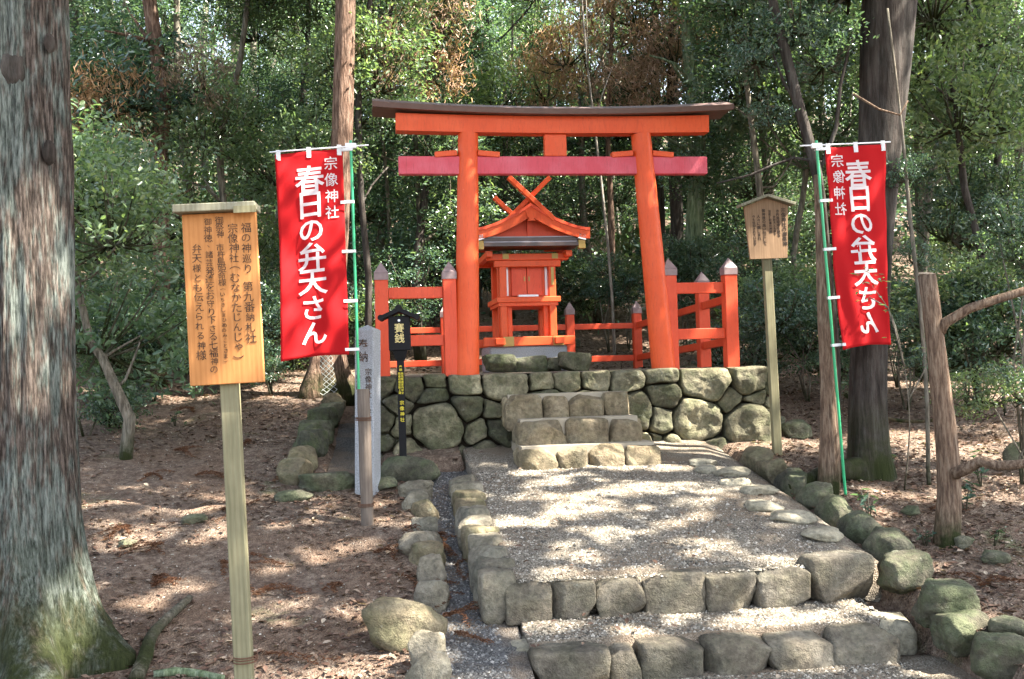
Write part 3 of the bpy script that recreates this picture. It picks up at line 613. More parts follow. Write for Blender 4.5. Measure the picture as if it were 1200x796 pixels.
# front eave: dark layered boards
mb=MB(); mb.box(-.62,.62,-.48,-.02,1.585,1.635,bev=.005); mb.box(-.61,.61,-.45,-.02,1.655,1.70,bev=.005); mb.build('front_eave',M_dark,S)
mb=MB(); mb.box(-.60,.60,-.455,-.03,1.636,1.654); mb.box(-.59,.59,-.44,-.03,1.701,1.716); mb.build('eave_trim',M_trim,S)
for s in (-1,1):
    mb=MB(); M_=Matrix.Translation((s*.66,-.46,1.70))@Matrix.Rotation(s*.25,4,'Y'); mb.box(-.05,.05,-.04,.04,-.035,.035,M_,.004); mb.build('eave_cap',M_white,S)
    mb=MB(); mb.box(s*.655-.045,s*.655+.045,-.485,-.40,1.55,1.66,bev=.004); mb.build('eave_bracket',M_brass,S)
rz_=lambda x:1.775+.31*max(0,1-abs(x)/.74)**1.6
def gable(mb,y0,y1,dz0,dz1,w=.76,n=14):
    for s in (-1,1):
        vs=[]
        for i in range(n+1):
            x=w*i/n; sl=(rz_(x+.01)-rz_(x))/.01; nn=math.hypot(1,sl); 
            for (y,dz) in ((y0,dz0),(y1,dz0),(y1,dz1),(y0,dz1)):
                vs.append((s*max(0,x+dz*(-sl)/nn*.6) if i else 0.0,y,rz_(x)+dz*(1.0 if i else 1.15)))
        fs=[(4*i+j,4*(i+1)+j,4*(i+1)+(j+1)%4,4*i+(j+1)%4) for i in range(n) for j in range(4)]+[(0,1,2,3),(4*n+3,4*n+2,4*n+1,4*n)]
        mb.add(vs,fs)
mb=MB(); gable(mb,-.46,1.18,-.03,.02,.74); mb.build('roof',M_bark_roof,S,False)
mb=MB(); gable(mb,-.50,-.455,-.10,.03); mb.build('bargeboard',M_verm,S); mb=MB(); gable(mb,1.175,1.22,-.075,.03); mb.build('bargeboard',M_verm,S)
mb=MB(); gable(mb,-.515,-.501,.005,.04); mb.build('bargeboard_trim',M_verm2,S)
mb=MB(); n=12; vs=[(x,y,z) for y in (-.30,-.26) for x,z in [(x,rz_(x)-.04) for x in np.linspace(-.56,.56,n)]+[(.56,1.62),(-.56,1.62)]]; k=n+2
mb.add(vs,[tuple(range(k)),tuple(reversed(range(k,2*k)))]+[(i,k+i,k+(i+1)%k,(i+1)%k) for i in range(k)]); mb.build('gable_panel',M_verm2,S)
mb=MB(); mb.box(-.03,.03,-.36,-.301,1.72,1.96); mb.box(-.55,.55,-.34,-.301,1.73,1.79); mb.build('gable_strut',M_verm2,S)
mb=MB(); vs=[]; oc=[(-.07,0),(-.055,-.07),(-.03,-.10),(-.05,-.13),(.05,-.13),(.03,-.10),(.055,-.07),(.07,0)]
mb.add([(x,y,2.03+z) for y in (-.545,-.518) for x,z in oc],[tuple(range(8)),tuple(reversed(range(8,16)))]+[(i,8+i,8+(i+1)%8,(i+1)%8) for i in range(8)]); mb.build('gable_pendant',M_verm,S)
mb=MB(); mb.box(-.05,.05,-.40,1.10,2.10,2.17,bev=.005); mb.build('ridge_beam',M_verm,S)
for y in (-.47,1.05):
    for s in (-1,1):
        yy=y+(.0 if s>0 else .05); mb=MB(); mb.bar((s*.30,yy,1.92),(-s*.27,yy,2.47),.06,.095,.004,up=Vector((0,1,0))); mb.build('crossed_finial',M_verm,S)
mb=MB()
for s in (-1,1):
    for k in range(9): y=-.2+k*.15; mb.bar((s*.42,y,1.70),(s*.70,y,1.70),.035,.04)
    mb.box(min(s*.62,s*.70),max(s*.62,s*.70),-.40,1.12,1.66,1.69)
mb.build('rafters',M_verm,S)
# ---------------------------------------------------------------- banners
def banner(base,top,rz,label,slope,narrow,pole_r=.013,bar_out=.2,seedb=0):
    d=top-base; Lh=d.length; t=empty('banner',base,rz,axis=d); tag(t,label,'banner')
    # local: X to the cloth side, Z up along the pole. cloth hangs on -X (front view pole at right)
    mb=MB(); mb.tube([(0,0,0),(0,0,Lh+.04)],pole_r,12); mb.build('pole',M_green,t,True,40)
    w=.60; h=1.87; z1=Lh-.03; x1=-.075
    def S_(u,v):   # u 0..1 from pole edge outward, v 0..1 downwards
        x=x1-w*u*(1-.03*math.sin(v*3)-narrow*v); z=z1-h*v+slope*w*u-.01*u*math.sin(v*5)+ (.02*math.sin(3.2*u) if v>.9 else 0)*(v-.9)*10
        y=.02*math.sin(u*7+v*4+seedb)*(.3+v)+.010*math.sin(u*16-v*9+seedb*2)*(.25+v)+.006*math.sin(u*9+v*26+seedb)+.012*math.sin(v*11+u*3)*u+.03*v*v*math.sin(u*3+seedb)
        y+=-.05*u*v
        return x,y,z
    nu,nv=24,60; vs=[]; 
    for off in (-.0012,.0012):
        for i in range(nu+1):
            for j in range(nv+1): x,y,z=S_(i/nu,j/nv); vs.append((x,y+off,z))
    K=(nu+1)*(nv+1); fs=[]
    for i in range(nu):
        for j in range(nv):
            q=(i*(nv+1)+j,(i+1)*(nv+1)+j,(i+1)*(nv+1)+j+1,i*(nv+1)+j+1); fs.append(q); fs.append(tuple(K+x for x in reversed(q)))
    bd=[i*(nv+1) for i in range(nu+1)]+[nu*(nv+1)+j for j in range(1,nv+1)]+[i*(nv+1)+nv for i in range(nu-1,-1,-1)]+[j for j in range(nv-1,0,-1)]
    for i in range(len(bd)): a,b=bd[i],bd[(i+1)%len(bd)]; fs.append((a,K+a,K+b,b))
    mb=MB(); mb.add(vs,fs); cl=mb.build('cloth',M_cloth,t,True)
    items=[]
    big='春日の弁天さん'; zz=.235; 
    for i,c in enumerate(big): items.append((c,-.30,-(.255+i*.232),.265 if i not in(2,5,6) else .24))
    small='宗像神社'
    for i,c in enumerate(small): items.append((c,-.11,-(.125+i*.148),.125))
    for k,its in enumerate((items[:7],items[7:])):
        gv,gf=slice_mesh(*glyphs(its,.0,.015 if k==0 else .007))
        mb=MB()
        for sd in (-1,1):
            vv=[]
            for (x,y,z) in gv:
                X,Y,Z=S_((-x)/w,(-z)/h); vv.append((x1+x,Y+sd*.010,Z))
            mb.add(vv,gf)
        mb.build('lettering',M_clw,cl)
    # cross bar, tabs
    mb=MB(); mb.tube([(.16,0,z1+.03),(-.12-w,.0,z1+.02+slope*w)],.007,8); mb.build('cross_bar',M_white,t,True)
    mb=MB(); mb.box(-.05,.05,-.018,.018,z1+.0,z1+.045,bev=.004); mb.build('bar_clip',M_white,t)
    for x in (x1-.03,x1-w*.5,x1-w+.03):
        mb=MB(); X,Y,Z=S_((x1-x)/w,.015); mb.box(x-.02,x+.02,Y-.006,Y+.006,Z-.03,Z+.065); mb.build('tab',M_tab,t)
    for v in (.005,.26,.50,.74,.975):
        mb=MB(); X,Y,Z=S_(0.05,v); mb.box(x1+.0,.016,-.015,-.0135,Z-.013,Z+.013); mb.box(x1,.016,.0135,.015,Z-.013,Z+.013); mb.box(X-.005,x1+.001,Y-.007,Y+.007,Z-.0135,Z+.0135); mb.build('tab',M_tab,t)
    return t
b0=hit(430,606); t1=P(411,170,b0.y+.06); banner(b0+Vector((-.035,.0,0)),t1,math.radians(9),'red banner with white lettering on a green pole at left of the gate',-.09,.0,seedb=.5)
b1=hit(991,581); t2=P(957,170,b1.y-.05); banner(b1,t2,math.radians(187),'red banner seen from behind with mirrored white lettering beside the right tree',-.0,.12,seedb=2)
# stake tied to the left pole
def stake(name,base,top,r,mat,label,cat,wires=(),n=14):
    t=empty(name,base,0,axis=top-base); h=(top-base).length; mb=MB()
    mb.tube([(0,0,-.1)]+[(0.003*math.sin(k*2),0,h*k/6) for k in range(7)],[r*1.02]*7+[r*.97],n,wob=.06,seed=base.x); tag(t,label,cat); mb.build('shaft',mat,t,True,40)
    for z in wires:
        mb=MB()
        for dz in (0,.012,.022): mb.tube([((r+.006)*math.cos(a)+(-.018 if math.cos(a)<0 else 0),(r+.012)*math.sin(a),z+dz) for a in np.linspace(0,6.28,15)],.003,5,False)
        mb.build('wire_tie',M_rust,t)
    return t
sb=hit(429,612); stake('wooden_stake',sb+Vector((.02,-.06,0)),P(426,456,sb.y-.06),.055,M_gray,'round weathered stake wired to the green pole of the left banner','stake',(.15,.9))
# ---------------------------------------------------------------- left notice board
D=5.25; top=P(257,250,D); low=P(285,815,D); low=low+(low-top)*.16; ax=top-low
N=empty('notice_board',low,math.radians(4),axis=ax); tag(N,'tall orange cedar notice board with brush writing on a pale post, front left','notice board')
Hh=ax.length; s=FPX/D; bw=.385; bh=.905
mb=MB(); mb.box(-bw/2,bw/2,-.015,.015,Hh-bh,Hh,bev=.004); bd=mb.build('board',M_board,N)
mb=MB(); mb.box(-.047,.047,.0165,.085,-.2,Hh-.05,bev=.006); mb.build('post',M_post,N)
mb=MB(); mb.box(-.04,.035,-.03,.015,-.2,.0,bev=.004); 
mb=MB(); v_=[(-.225,-.075,Hh+.005),(.205,-.075,Hh+.005),(.205,.09,Hh+.03),(-.225,.09,Hh+.03)]
mb.box(-.225,.20,-.075,.09,Hh+.003,Hh+.045,bev=.004); mb.build('cap_board',M_roofw,N)
mb=MB(); mb.box(.09,.205,-.085,-.076,Hh-.015,Hh+.02); mb.build('cap_cleat',M_post,N)
cols=[('福の神巡り　第九番納札社',.135,.085,.056,.99),('宗像神社（むなかたじんじゃ）',.068,.085,.058,.92),('御祭神　市杵島姫命様（いちきしまひめのみことさま）',0,.04,.046,.82),('御神徳、諸芸発達をお守り下さる七福神の',-.062,.045,.047,.94),('弁天様とも伝えられる神様',-.125,.185,.052,1.0)]
it=[]
for txt,x,dz,size,stp in cols:
    z=Hh-dz
    br=0
    for c in txt:
        if c=='（' and len(txt)>20: size*=.60; stp=1.0
        if c=='　': z-=size*.7; continue
        ch={'（':'︵','）':'︶'}.get(c,c); it.append((ch,x+random.uniform(-.003,.003),z,size*random.uniform(.86,1.08))); z-=size*stp*.98
lettering(bd,it,M_ink,-.0165,off=-.004)
for z in (.42,.435,.447):
    mb=MB(); mb.tube([(.062*math.cos(a)+.01,.05+.062*math.sin(a),z+.15) for a in np.linspace(0,6.28,15)],.0035,5,False); mb.build('wire_tie',M_rust,N)
sb=P(291,830,D+.1); stake('support_stake',sb,P(291,745,D+.1),.022,M_post,'short pale stake bound to the foot of the orange notice board post','stake',())
# ---------------------------------------------------------------- right small sign
p=hit(911,533); top=P(895,236,p.y); ax=top-p; N=empty('small_signboard',p-ax.normalized()*.15,math.radians(6),axis=ax); tag(N,'small weathered house shaped wooden sign on a pole right of the gate','signboard')
Hh=ax.length+.15; sc=p.y/FPX; 
mb=MB(); mb.box(-.045,.045,-.035,.035,0,Hh-.52,bev=.006); mb.build('post',M_post,N)
bw=.24; bwb=.205; z0=Hh-.62; z1=Hh-.06
mb=MB(); o=[(-bwb,z0),(bwb,z0),(bw,z1),(0,z1+.085),(-bw,z1)]; mb.add([(x,y,z) for y in (-.036-.03,-.0365) for x,z in o],[(0,1,2,3,4),(9,8,7,6,5)]+[(i,5+i,5+(i+1)%5,(i+1)%5) for i in range(5)]); bd=mb.build('board',M_board2,N)
mb=MB()
for s_ in (-1,1): mb.bar((0,-.06,z1+.105),(s_*.30,-.06,z1+.005),.15,.03,.004)
mb.build('cap_board',M_roofw,N)
cs=[('宗像神社の御祭神',.16,.05,.05),('市杵島姫命を祀る',.105,.06,.036),('弁財天とも申す',.07,.12,.03),('芸能と財運の神様',.03,.06,.03),('御神徳の高い社として',-.03,.05,.038),('人々に親しまれ',-.08,.11,.038),('今も信仰されています',-.125,.11,.032)]
it=[]
for txt,x,dz,size in cs: it+=column(txt,x*1.15,z1-dz-.0,size*1.05,.98)
lettering(bd,it,M_ink2,-.0675,off=.004)
# ---------------------------------------------------------------- granite marker
p=hit(431,577); top=P(431,384,p.y); N=empty('stone_marker',p,math.radians(-14),axis=top-p); tag(N,'square grey granite marker post with carved black characters behind the left stake','stone marker')
Hh=(top-p).length; hw=.095
mb=MB(); mb.box(-hw,hw,-hw,hw,-.2,Hh-.02,bev=.008); mb.add([(-hw+.01,-hw+.01,Hh-.02),(hw-.01,-hw+.01,Hh-.02),(hw-.01,hw-.01,Hh-.02),(-hw+.01,hw-.01,Hh-.02),(0,0,Hh+.025)],[(0,1,4),(1,2,4),(2,3,4),(3,0,4)]); o=mb.build('shaft',M_granite,N)
it=column('奉納',-.01,Hh-.16,.105,1.12)+column('宗像神社',.045,Hh-.42,.07,1.02)+column('御宝前',-.06,Hh-.47,.045,1.1)+column('平成十二年吉日建之',.05,Hh-.80,.055,1.05)
lettering(o,it,M_ink,-hw-.002,off=.006)
# ---------------------------------------------------------------- offering box
p=hit(473,556); top=P(467.5,362,p.y); N=empty('offering_box_post',p,math.radians(4),axis=top-p); tag(N,'slim black roofed offering box with gold characters on a black post','offering box')
Hh=(top-p).length; bh=.36; zb=Hh-.42
mb=MB(); mb.box(-.036,.036,-.03,.03,-.15,zb,bev=.004); mb.add([(-.045,-.04,zb-.09),(.045,-.04,zb-.09),(.045,.04,zb-.09),(-.045,.04,zb-.09),(-.075,-.06,zb),(.075,-.06,zb),(.075,.06,zb),(-.075,.06,zb)],[(0,1,5,4),(1,2,6,5),(2,3,7,6),(3,0,4,7)]); po=mb.build('post',M_black,N)
mb=MB(); mb.box(-.108,.108,-.075,.075,zb+.002,zb+.345,bev=.006); bx_=mb.build('box',M_black,N)
mb=MB()
for s_ in (-1,1): mb.bar((0,0,zb+.405),(s_*.185,0,zb+.325),.24,.045,.006); mb.tube([(s_*.18,-.125,zb+.33),(s_*.18,.125,zb+.33)],.03,10)
mb.tube([(0,-.125,zb+.42),(0,.125,zb+.42)],.035,10); mb.build('roof',M_black,N)
mb=MB(); mb.tube([(0,-.076,zb+.30),(0,-.084,zb+.30)],.013,12); mb.build('lock',M_white,bx_)
lettering(bx_,column('賽銭',.0,zb+.225,.10,1.02),M_gold,-.0775,off=.008)
lettering(po,column('奉納',-.0,zb-.16,.03)+column('商売繁盛家内安全',.014,zb-.23,.026,1.05)+column('開運招福芸能上達',-.014,zb-.23,.026,1.05)+column('宗像神社',.004,zb-.52,.045,1.25),M_yel,-.0315,off=.004)
# ---------------------------------------------------------------- vegetation: shared foliage meshes
def proto(seed,ncl,per,rad,cr,size,mat,up=.55,aspect=.42,droop=.1,flat=.5,shell=.35):
    rg=np.random.default_rng(seed); C,cc=clumpy(rg,ncl,per,rad,cr,shell,flat); v,t,r=leafgeo(C,size,rg,up,aspect,droop)
    me=bpy.data.meshes.new('foliage'); n=len(t)
    # a few twigs carrying the clumps
    tw=MB()
    for c in cc[::(2 if mat is not ML_conif else 6)]:
        c=Vector(c); q=Vector((c.x*.15,c.y*.15,-rad[2]*.5)); mid=(c+q)/2+Vector((0,0,-.1)); tw.tube([q,mid,c],[.02,.013,.005],4,False)
    tv=np.array(tw.v).reshape(-1,3); tf=np.array([f for f in tw.f]).reshape(-1,4)
    v2=np.concatenate([v,tv]); t2=np.concatenate([t,tf+len(v)]); n2=len(t2)
    me.vertices.add(len(v2)); me.vertices.foreach_set('co',v2.astype(np.float32).ravel()); me.loops.add(n2*4); me.loops.foreach_set('vertex_index',t2.astype(np.int32).ravel())
    me.polygons.add(n2); me.polygons.foreach_set('loop_start',np.arange(0,n2*4,4,dtype=np.int32)); me.update(calc_edges=True)
    at=me.attributes.new('rnd','FLOAT','FACE'); at.data.foreach_set('value',np.concatenate([r,np.full(len(tf),.5)]).astype(np.float32))
    me.materials.append(mat); me.materials.append(MB_grey); me.polygons.foreach_set('material_index',np.concatenate([np.zeros(n),np.ones(len(tf))]).astype(np.int32))
    return me
EV=[proto(20+i,60,(70,55,40)[i],(1.15,1.15,.95),.19,(.07,.09,.12)[i],ML_ever) for i in range(3)]
LT=[proto(30+i,52,48,(1.15,1.15,.95),.2,.105,ML_light,up=.45) for i in range(2)]
NEAR=[proto(40+i,34,48,(.62,.62,.5),.11,.07,ML_ever,up=.5,aspect=.4) for i in range(3)]
NEARL=[proto(46,30,55,(.6,.6,.5),.12,.07,ML_light,up=.5,aspect=.4)]
CON=[proto(50+i,50,80,(1.2,1.2,.8),.2,.11,ML_conif,up=.3,aspect=.16,droop=.4) for i in range(2)]
DEAD=[proto(60+i,22,60,(.75,.75,.6),.17,.14,ML_dead,up=.1,aspect=.09,droop=.9,flat=1.1) for i in range(2)]
CAN=[proto(70+i,52,64,(1.5,1.5,.8),.24,.13,ML_conif if i else ML_ever,up=.5,aspect=.4) for i in range(2)]
def foliage(parent,meshes,loc,sc,name='foliage',rz=None,sz=1):
    me=random.choice(meshes); o=bpy.data.objects.new(name,me); COL.objects.link(o); o.parent=parent
    o.location=loc; o.rotation_euler=(random.uniform(-.3,.3),random.uniform(-.3,.3),random.uniform(0,6.28) if rz is None else rz); o.scale=(sc,sc,sc*sz); return o
def trunk_part(root,pts,rad,mat,n=10,wob=.12,name='trunk',flare=None,smooth=True):
    mb=MB(); mb.tube(pts,rad,n,True,wob,random.uniform(0,50),flare); return mb.build(name,mat,root,smooth)
def resample(pts,rad,step):
    P_=[];R_=[]
    for i in range(len(pts)-1):
        k=max(1,int((pts[i+1]-pts[i]).length/step))
        for j in range(k):
            t=j/k; 
            p0=pts[max(i-1,0)];p1=pts[i];p2=pts[i+1];p3=pts[min(i+2,len(pts)-1)]
            q=.5*((2*p1)+(p2-p0)*t+(2*p0-5*p1+4*p2-p3)*t*t+(3*p1-p0-3*p2+p3)*t**3); P_.append(q); R_.append(rad[i]*(1-t)+rad[i+1]*t)
    P_.append(pts[-1]);R_.append(rad[-1]); return P_,R_
def pixtree(name,pix,widths,D,mat,label,cat='tree',n=14,wob=.12,step=.35,group=None,base=None,dD=0,flare=None):
    """pix: centre line from the ground up, in the plane at distance D"""
    if base is None: base=P(pix[0][0],pix[0][1],D); base.z=gz(base)
    root=empty(name,base); tag(root,label,cat,group)
    pts=[P(x,y,D+dD*i/max(1,len(pix)-1))-base for i,(x,y) in enumerate(pix)]; pts=[pts[0]+Vector((0,0,-.25))]+pts
    rad=[widths[0]*.5*D/FPX]+[w_*.5*D/FPX for w_ in widths]
    q,r=resample(pts,rad,step); trunk_part(root,q,r,mat,n,wob,flare=flare); return root,base
def twig(root,base,pix,w0,w1,D,mat,name='branch',dD=0):
    pts=[P(x,y,D+dD*i/max(1,len(pix)-1))-base for i,(x,y) in enumerate(pix)]; rr=np.linspace(w0,w1,len(pts))*.5*D/FPX
    q,r=resample(pts,list(rr),.2); return trunk_part(root,q,r,mat,7,.1,name)
def fol_px(root,base,meshes,px,py,D,sc,name='foliage'):
    return foliage(root,meshes,P(px,py,D)-base,sc,name)
# --- big cedar, front left
D=6.35; base=P(8,735,D); base.z=gz(base); root=empty('big_cedar_tree',base); tag(root,'huge lichen streaked cedar with mossy flared roots filling the left edge','tree')
Rr=.395; hs=[-.35,0,.06,.13,.22,.32,.45,.6,.8,1.0,1.3]+[1.3+.12*k for k in range(1,40)]+[6.1+.5*k for k in range(1,15)]
ctr=P(10,300,D)-base
def fl(an,i):
    z=hs[i]; e=math.exp(-max(z,0)/.33); c=0
    for a0,am,wd in ((-.9,1.05,.28),(-.15,1.0,.30),(-1.9,.55,.3),(.9,.6,.4),(2.2,.7,.4),(3.3,.6,.35)):
        d=(an-a0+math.pi)%(2*math.pi)-math.pi; c=max(c,am*math.exp(-(d/wd)**2))
    e2=math.exp(-max(z,0)/.9)
    return 1+e*(.12+c)+e2*.12+.05*math.sin(an*9+z*.3)*(.3+e)+.03*math.sin(an*23+z)
mb=MB(); o_=[]; n=240
vs=[]
for i,z in enumerate(hs):
    cx=(ctr.x+.02)*min(1,z/2)*1.0; r=Rr*(1-.018*max(z,0)); zz=max(z,0)
    for k in range(n):
        an=2*math.pi*k/n; f=fl(an,i)+.05*(abs(noise.noise(Vector((math.cos(an)*16,math.sin(an)*16,zz*.8))))*1.6-.4)+.02*noise.noise(Vector((math.cos(an)*30,math.sin(an)*30,zz*2)))+.035*noise.noise(Vector((math.cos(an)*9,math.sin(an)*9,zz*.9)))+.04*noise.noise(Vector((math.cos(an)*2,math.sin(an)*2,zz*.8)))
        vs.append((cx*.6+math.cos(an)*r*f,math.sin(an)*r*f,z))
mb.add(vs,[(i*n+k,i*n+(k+1)%n,(i+1)*n+(k+1)%n,(i+1)*n+k) for i in range(len(hs)-1) for k in range(n)]); mb.build('trunk',MB_cedar,root,True)
for (px,py,r) in ((14,55,.09),(42,97,.075),(72,60,.04),(72,185,.05),(20,240,.06),(15,455,.06)):
    # dark knots with raised rims, on the face turned to the viewer
    pt=P(px,py,D); dx=(pt.x-base.x-ctr.x*.6)/(Rr*.92); dx=max(-.9,min(.9,dx)); y=-math.sqrt(1-dx*dx)*Rr*.93; nn=Vector((dx,-math.sqrt(1-dx*dx),0)); q=MB()
    c0=Vector((pt.x-base.x,y,pt.z-base.z)); tx=Vector((-nn.y,nn.x,0)); vs=[]
    prof=[(1.5,-.02),(1.2,.03),(.85,.06),(.55,.055),(.25,.045),(.02,.04)]
    for s_,h in prof:
        for k in range(16): a=2*math.pi*k/16; jj=1+.25*noise.noise(Vector((math.cos(a)*2,math.sin(a)*2,px*.3))); vs.append(c0+tx*math.cos(a)*r*s_*.7*jj+Vector((0,0,1))*math.sin(a)*r*s_*jj+nn*(h*r*5))
    q.add(vs,[(i*16+k,i*16+(k+1)%16,(i+1)*16+(k+1)%16,(i+1)*16+k) for i in range(5) for k in range(16)]); q.build('knot',MB_dark,root,True)
for k in range(7): foliage(root,CON,Vector((random.uniform(-1.5,1.8),random.uniform(-1.5,1.5),8+k*.55)),random.uniform(1.1,1.5))
# wire mesh guard at the foot of the cedar and of the trunk behind the banner
def guard(c,r,z0,z1,a0,a1,cell,label,mat,rr=None):
    t=empty('wire_guard',c); mb=MB(); n=int((a1-a0)*r/cell); H_=z1-z0
    for sgn in (-1,1):
        for k in range(-int(H_/cell)-1,n+int(H_/cell)+1):
            pts=[]
            for j in range(int(H_/cell*2)+1):
                u=(k+.5*j if sgn>0 else k+n-n-.5*j+int(H_/cell)); a=a0+(a1-a0)*u/n
                if a0<=a<=a1: z=z0+j*cell/2; q=r if rr is None else rr(z); pts.append((q*math.cos(a),q*math.sin(a),z))
            if len(pts)>1: mb.tube(pts,.0022 if r>.3 else .004,3,False)
    mb.build('mesh',mat,t); tag(t,label,'wire mesh')
guard(base,.56,.05,1.25,-2.6,-1.35,.075,'rusty chain link wire mesh wrapped on the foot of the big cedar',M_rust,lambda z:.43+.24*math.exp(-z/.35))
# --- tall trunk behind the left banner
def fl2(an,i):
    z=i*.35-.25; e=math.exp(-max(z,0)/.45); return 1+e*(1.0+.7*math.sin(an*3+1)+.3*math.sin(an*5))
root,base2=pixtree('cedar_tree',[(381,455),(384,400),(394,300),(399,200),(403,90),(405,0),(408,-150),(410,-420)],[34,30,26,25,24,23,21,16],13.6,MB_cedar2,'tall reddish trunk with a sunlit edge rising behind the left banner','tree',24,.08,.3,flare=fl2)
for k in range(8): foliage(root,CON,Vector((.4+random.uniform(-1.4,1.6),random.uniform(-1.3,1.3),6.4+k*.55)),random.uniform(1,1.4))
guard(base2,.25,.0,.55,-1.75,-.9,.07,'pale wire netting wrapped on the base of the trunk behind the left banner',M_wire,lambda z:.21+.16*math.exp(-max(z,0)/.3))
# --- big leaning trunk right
def fl3(an,i):
    z=i*.3-.25; e=math.exp(-max(z,0)/.28); return 1+e*(.35+.35*math.sin(an*3+2.2)+.2*math.sin(an*5))
root,b3=pixtree('leaning_tree',[(1018,562),(1017,480),(1019,400),(1022,300),(1030,190),(1036,110),(1042,0),(1055,-180),(1065,-420)],[44,42,41,44,49,56,62,56,46],9.9,MB_dark,'thick smooth dark trunk leaning behind the right banner with one sunlit edge','tree',28,.06,.3,flare=fl3)
twig(root,b3,[(1000,110),(1030,128),(1055,135),(1064,118)],3,2,9.5,MB_log,'vine')
for k in range(3): foliage(root,CAN,Vector((-1.4+random.uniform(-1,1.0),random.uniform(-1.6,1.6),6.5+k*.5)),random.uniform(1,1.4))
# mossy root spreading left
mb=MB(); rt=[P(1016,545,9.85)-b3,P(1000,549,9.7)-b3,P(975,552,9.55)-b3,P(950,560,9.4)-b3,P(925,570,9.3)-b3]; rt=[p+Vector((0,0,.02)) for p in rt]; rt=[p-Vector((0,0,.03)) for p in rt]; q,r=resample(rt,[.12,.11,.09,.06,.03],.08); mb.tube(q,r,10,True,.15); mb.build('root',MB_dark,root,True)
# --- decaying snag in front of it, with the dark limb above
root,b4=pixtree('dead_snag',[(972,575),(973,520),(972,450),(967,350),(962,260),(958,205)],[26,24,21,17,12,8],9.3,MB_log,'rotting pale snag standing directly behind the right green pole','dead tree',12,.25,.2)
root,b5=pixtree('slender_tree',[(978,562),(980,430),(968,300),(958,205),(938,130),(920,60),(903,-10),(880,-120)],[9,10,12,13,13,12,10,7],9.75,MB_dark,'thin dark crooked tree slanting up left between the small sign and right banner','tree',10,.12,.25)
twig(root,b5,[(958,205),(980,150),(985,100),(1000,40)],6,3,9.75,MB_dark); twig(root,b5,[(965,190),(930,185),(880,205),(840,215)],4,2,9.75,MB_dark); twig(root,b5,[(938,130),(918,95),(905,60)],5,2,9.75,MB_dark)
for px,py,s_ in ((925,15,.8),(880,60,.6),(960,60,.7),(905,-60,1.1),(990,-30,1.0),(905,130,.4)): fol_px(root,b5,NEAR,px,py,9.9,s_)
# --- cut trunk at right with limb and crooked log
p6=hit(1110,637); D6=p6.y
root,b6=pixtree('cut_trunk',[(1110,637),(1113,580),(1110,520),(1103,460),(1096,400),(1090,350),(1086,322)],[32,27,25,24,21,20,20],D6,MB_log,'sawn off bare trunk stump standing at the right with a forked limb','tree stump',16,.1,.12)
M=Mat('sawn wood end',.9,.1); M.color(M.ramp(M.noise(M.coord((1,1,1)),30,3),[(.3,(.30,.22,.15)),(.7,(.5,.42,.32))])); q=MB(); c=P(1086,321,D6)-b6; q.tube([c+Vector((0,0,-.01)),c+Vector((.002,0,.006))],.062,16); q.build('cut_end',M.m,root)
twig(root,b6,[(1100,392),(1108,378),(1135,362),(1165,352),(1210,338),(1260,322)],13,8,D6,MB_log,'limb',dD=-.3)
twig(root,b6,[(1118,556),(1135,548),(1150,540),(1168,546),(1190,545),(1225,540)],15,10,D6-.1,MB_log,'lower_limb',dD=-.4)
root,bb=pixtree('slender_tree',[(1088,550),(1087,480),(1082,400),(1074,320),(1066,250),(1060,180),(1050,90),(1040,10)],[5,5,5,5,5,4,3,3],9.6,MB_grey,'very thin grey sapling stem just left of the sawn off trunk','tree',7,.1,.3)
for px,py,s_ in ((1075,300,.35),(1060,200,.4),(1050,380,.3),(1085,420,.3)): fol_px(root,bb,NEAR,px,py,9.7,s_)
# --- long bare stick across the slope at right
def limb(name,pix,w0,w1,D,mat,label,cat,lift=0,dD=0):
    pts=[P(x,y,D+dD*i/(len(pix)-1)) for i,(x,y) in enumerate(pix)]; base=pts[0].copy(); rr=list(np.linspace(w0,w1,len(pts))*.5*D/FPX)
    q,r=resample([p-base for p in pts],rr,.1); mb=MB(); mb.tube(q,r,9,True,.18,pix[0][0]*.01); o=mb.build(name,mat,None,True); o.location=base; tag(o,label,cat); return o
limb('bare_limb',[(990,462),(1030,488),(1080,494),(1130,485),(1180,470),(1240,460)],5,3,10.2,MB_log,'long bare pale limb curving low across the slope behind the sawn trunk','branch')
def groundlimb(name,pix,wpx,mat,label,lift=.03):
    pts=[]; 
    for x,y in pix: p=hit(x,y); p.z=gz(p)+lift; pts.append(p)
    base=pts[0].copy(); q,r=resample([p-base for p in pts],[w_*.5*base.y/FPX for w_ in wpx],.08); mb=MB(); mb.tube(q,r,12,True,.2,pix[0][0]); o=mb.build(name,mat,None,True); o.location=base; tag(o,label,'branch')
groundlimb('fallen_branch',[(160,800),(170,776),(178,752),(196,730),(222,706)],[17,18,15,13,10],MB_grey,'thick curved grey branch lying on the ground beside the notice board post')
groundlimb('fallen_branch',[(180,796),(205,792),(235,795),(262,800)],[8,10,9,7],MB_green,'mossy short branch at the very bottom edge left of the board post',.02)
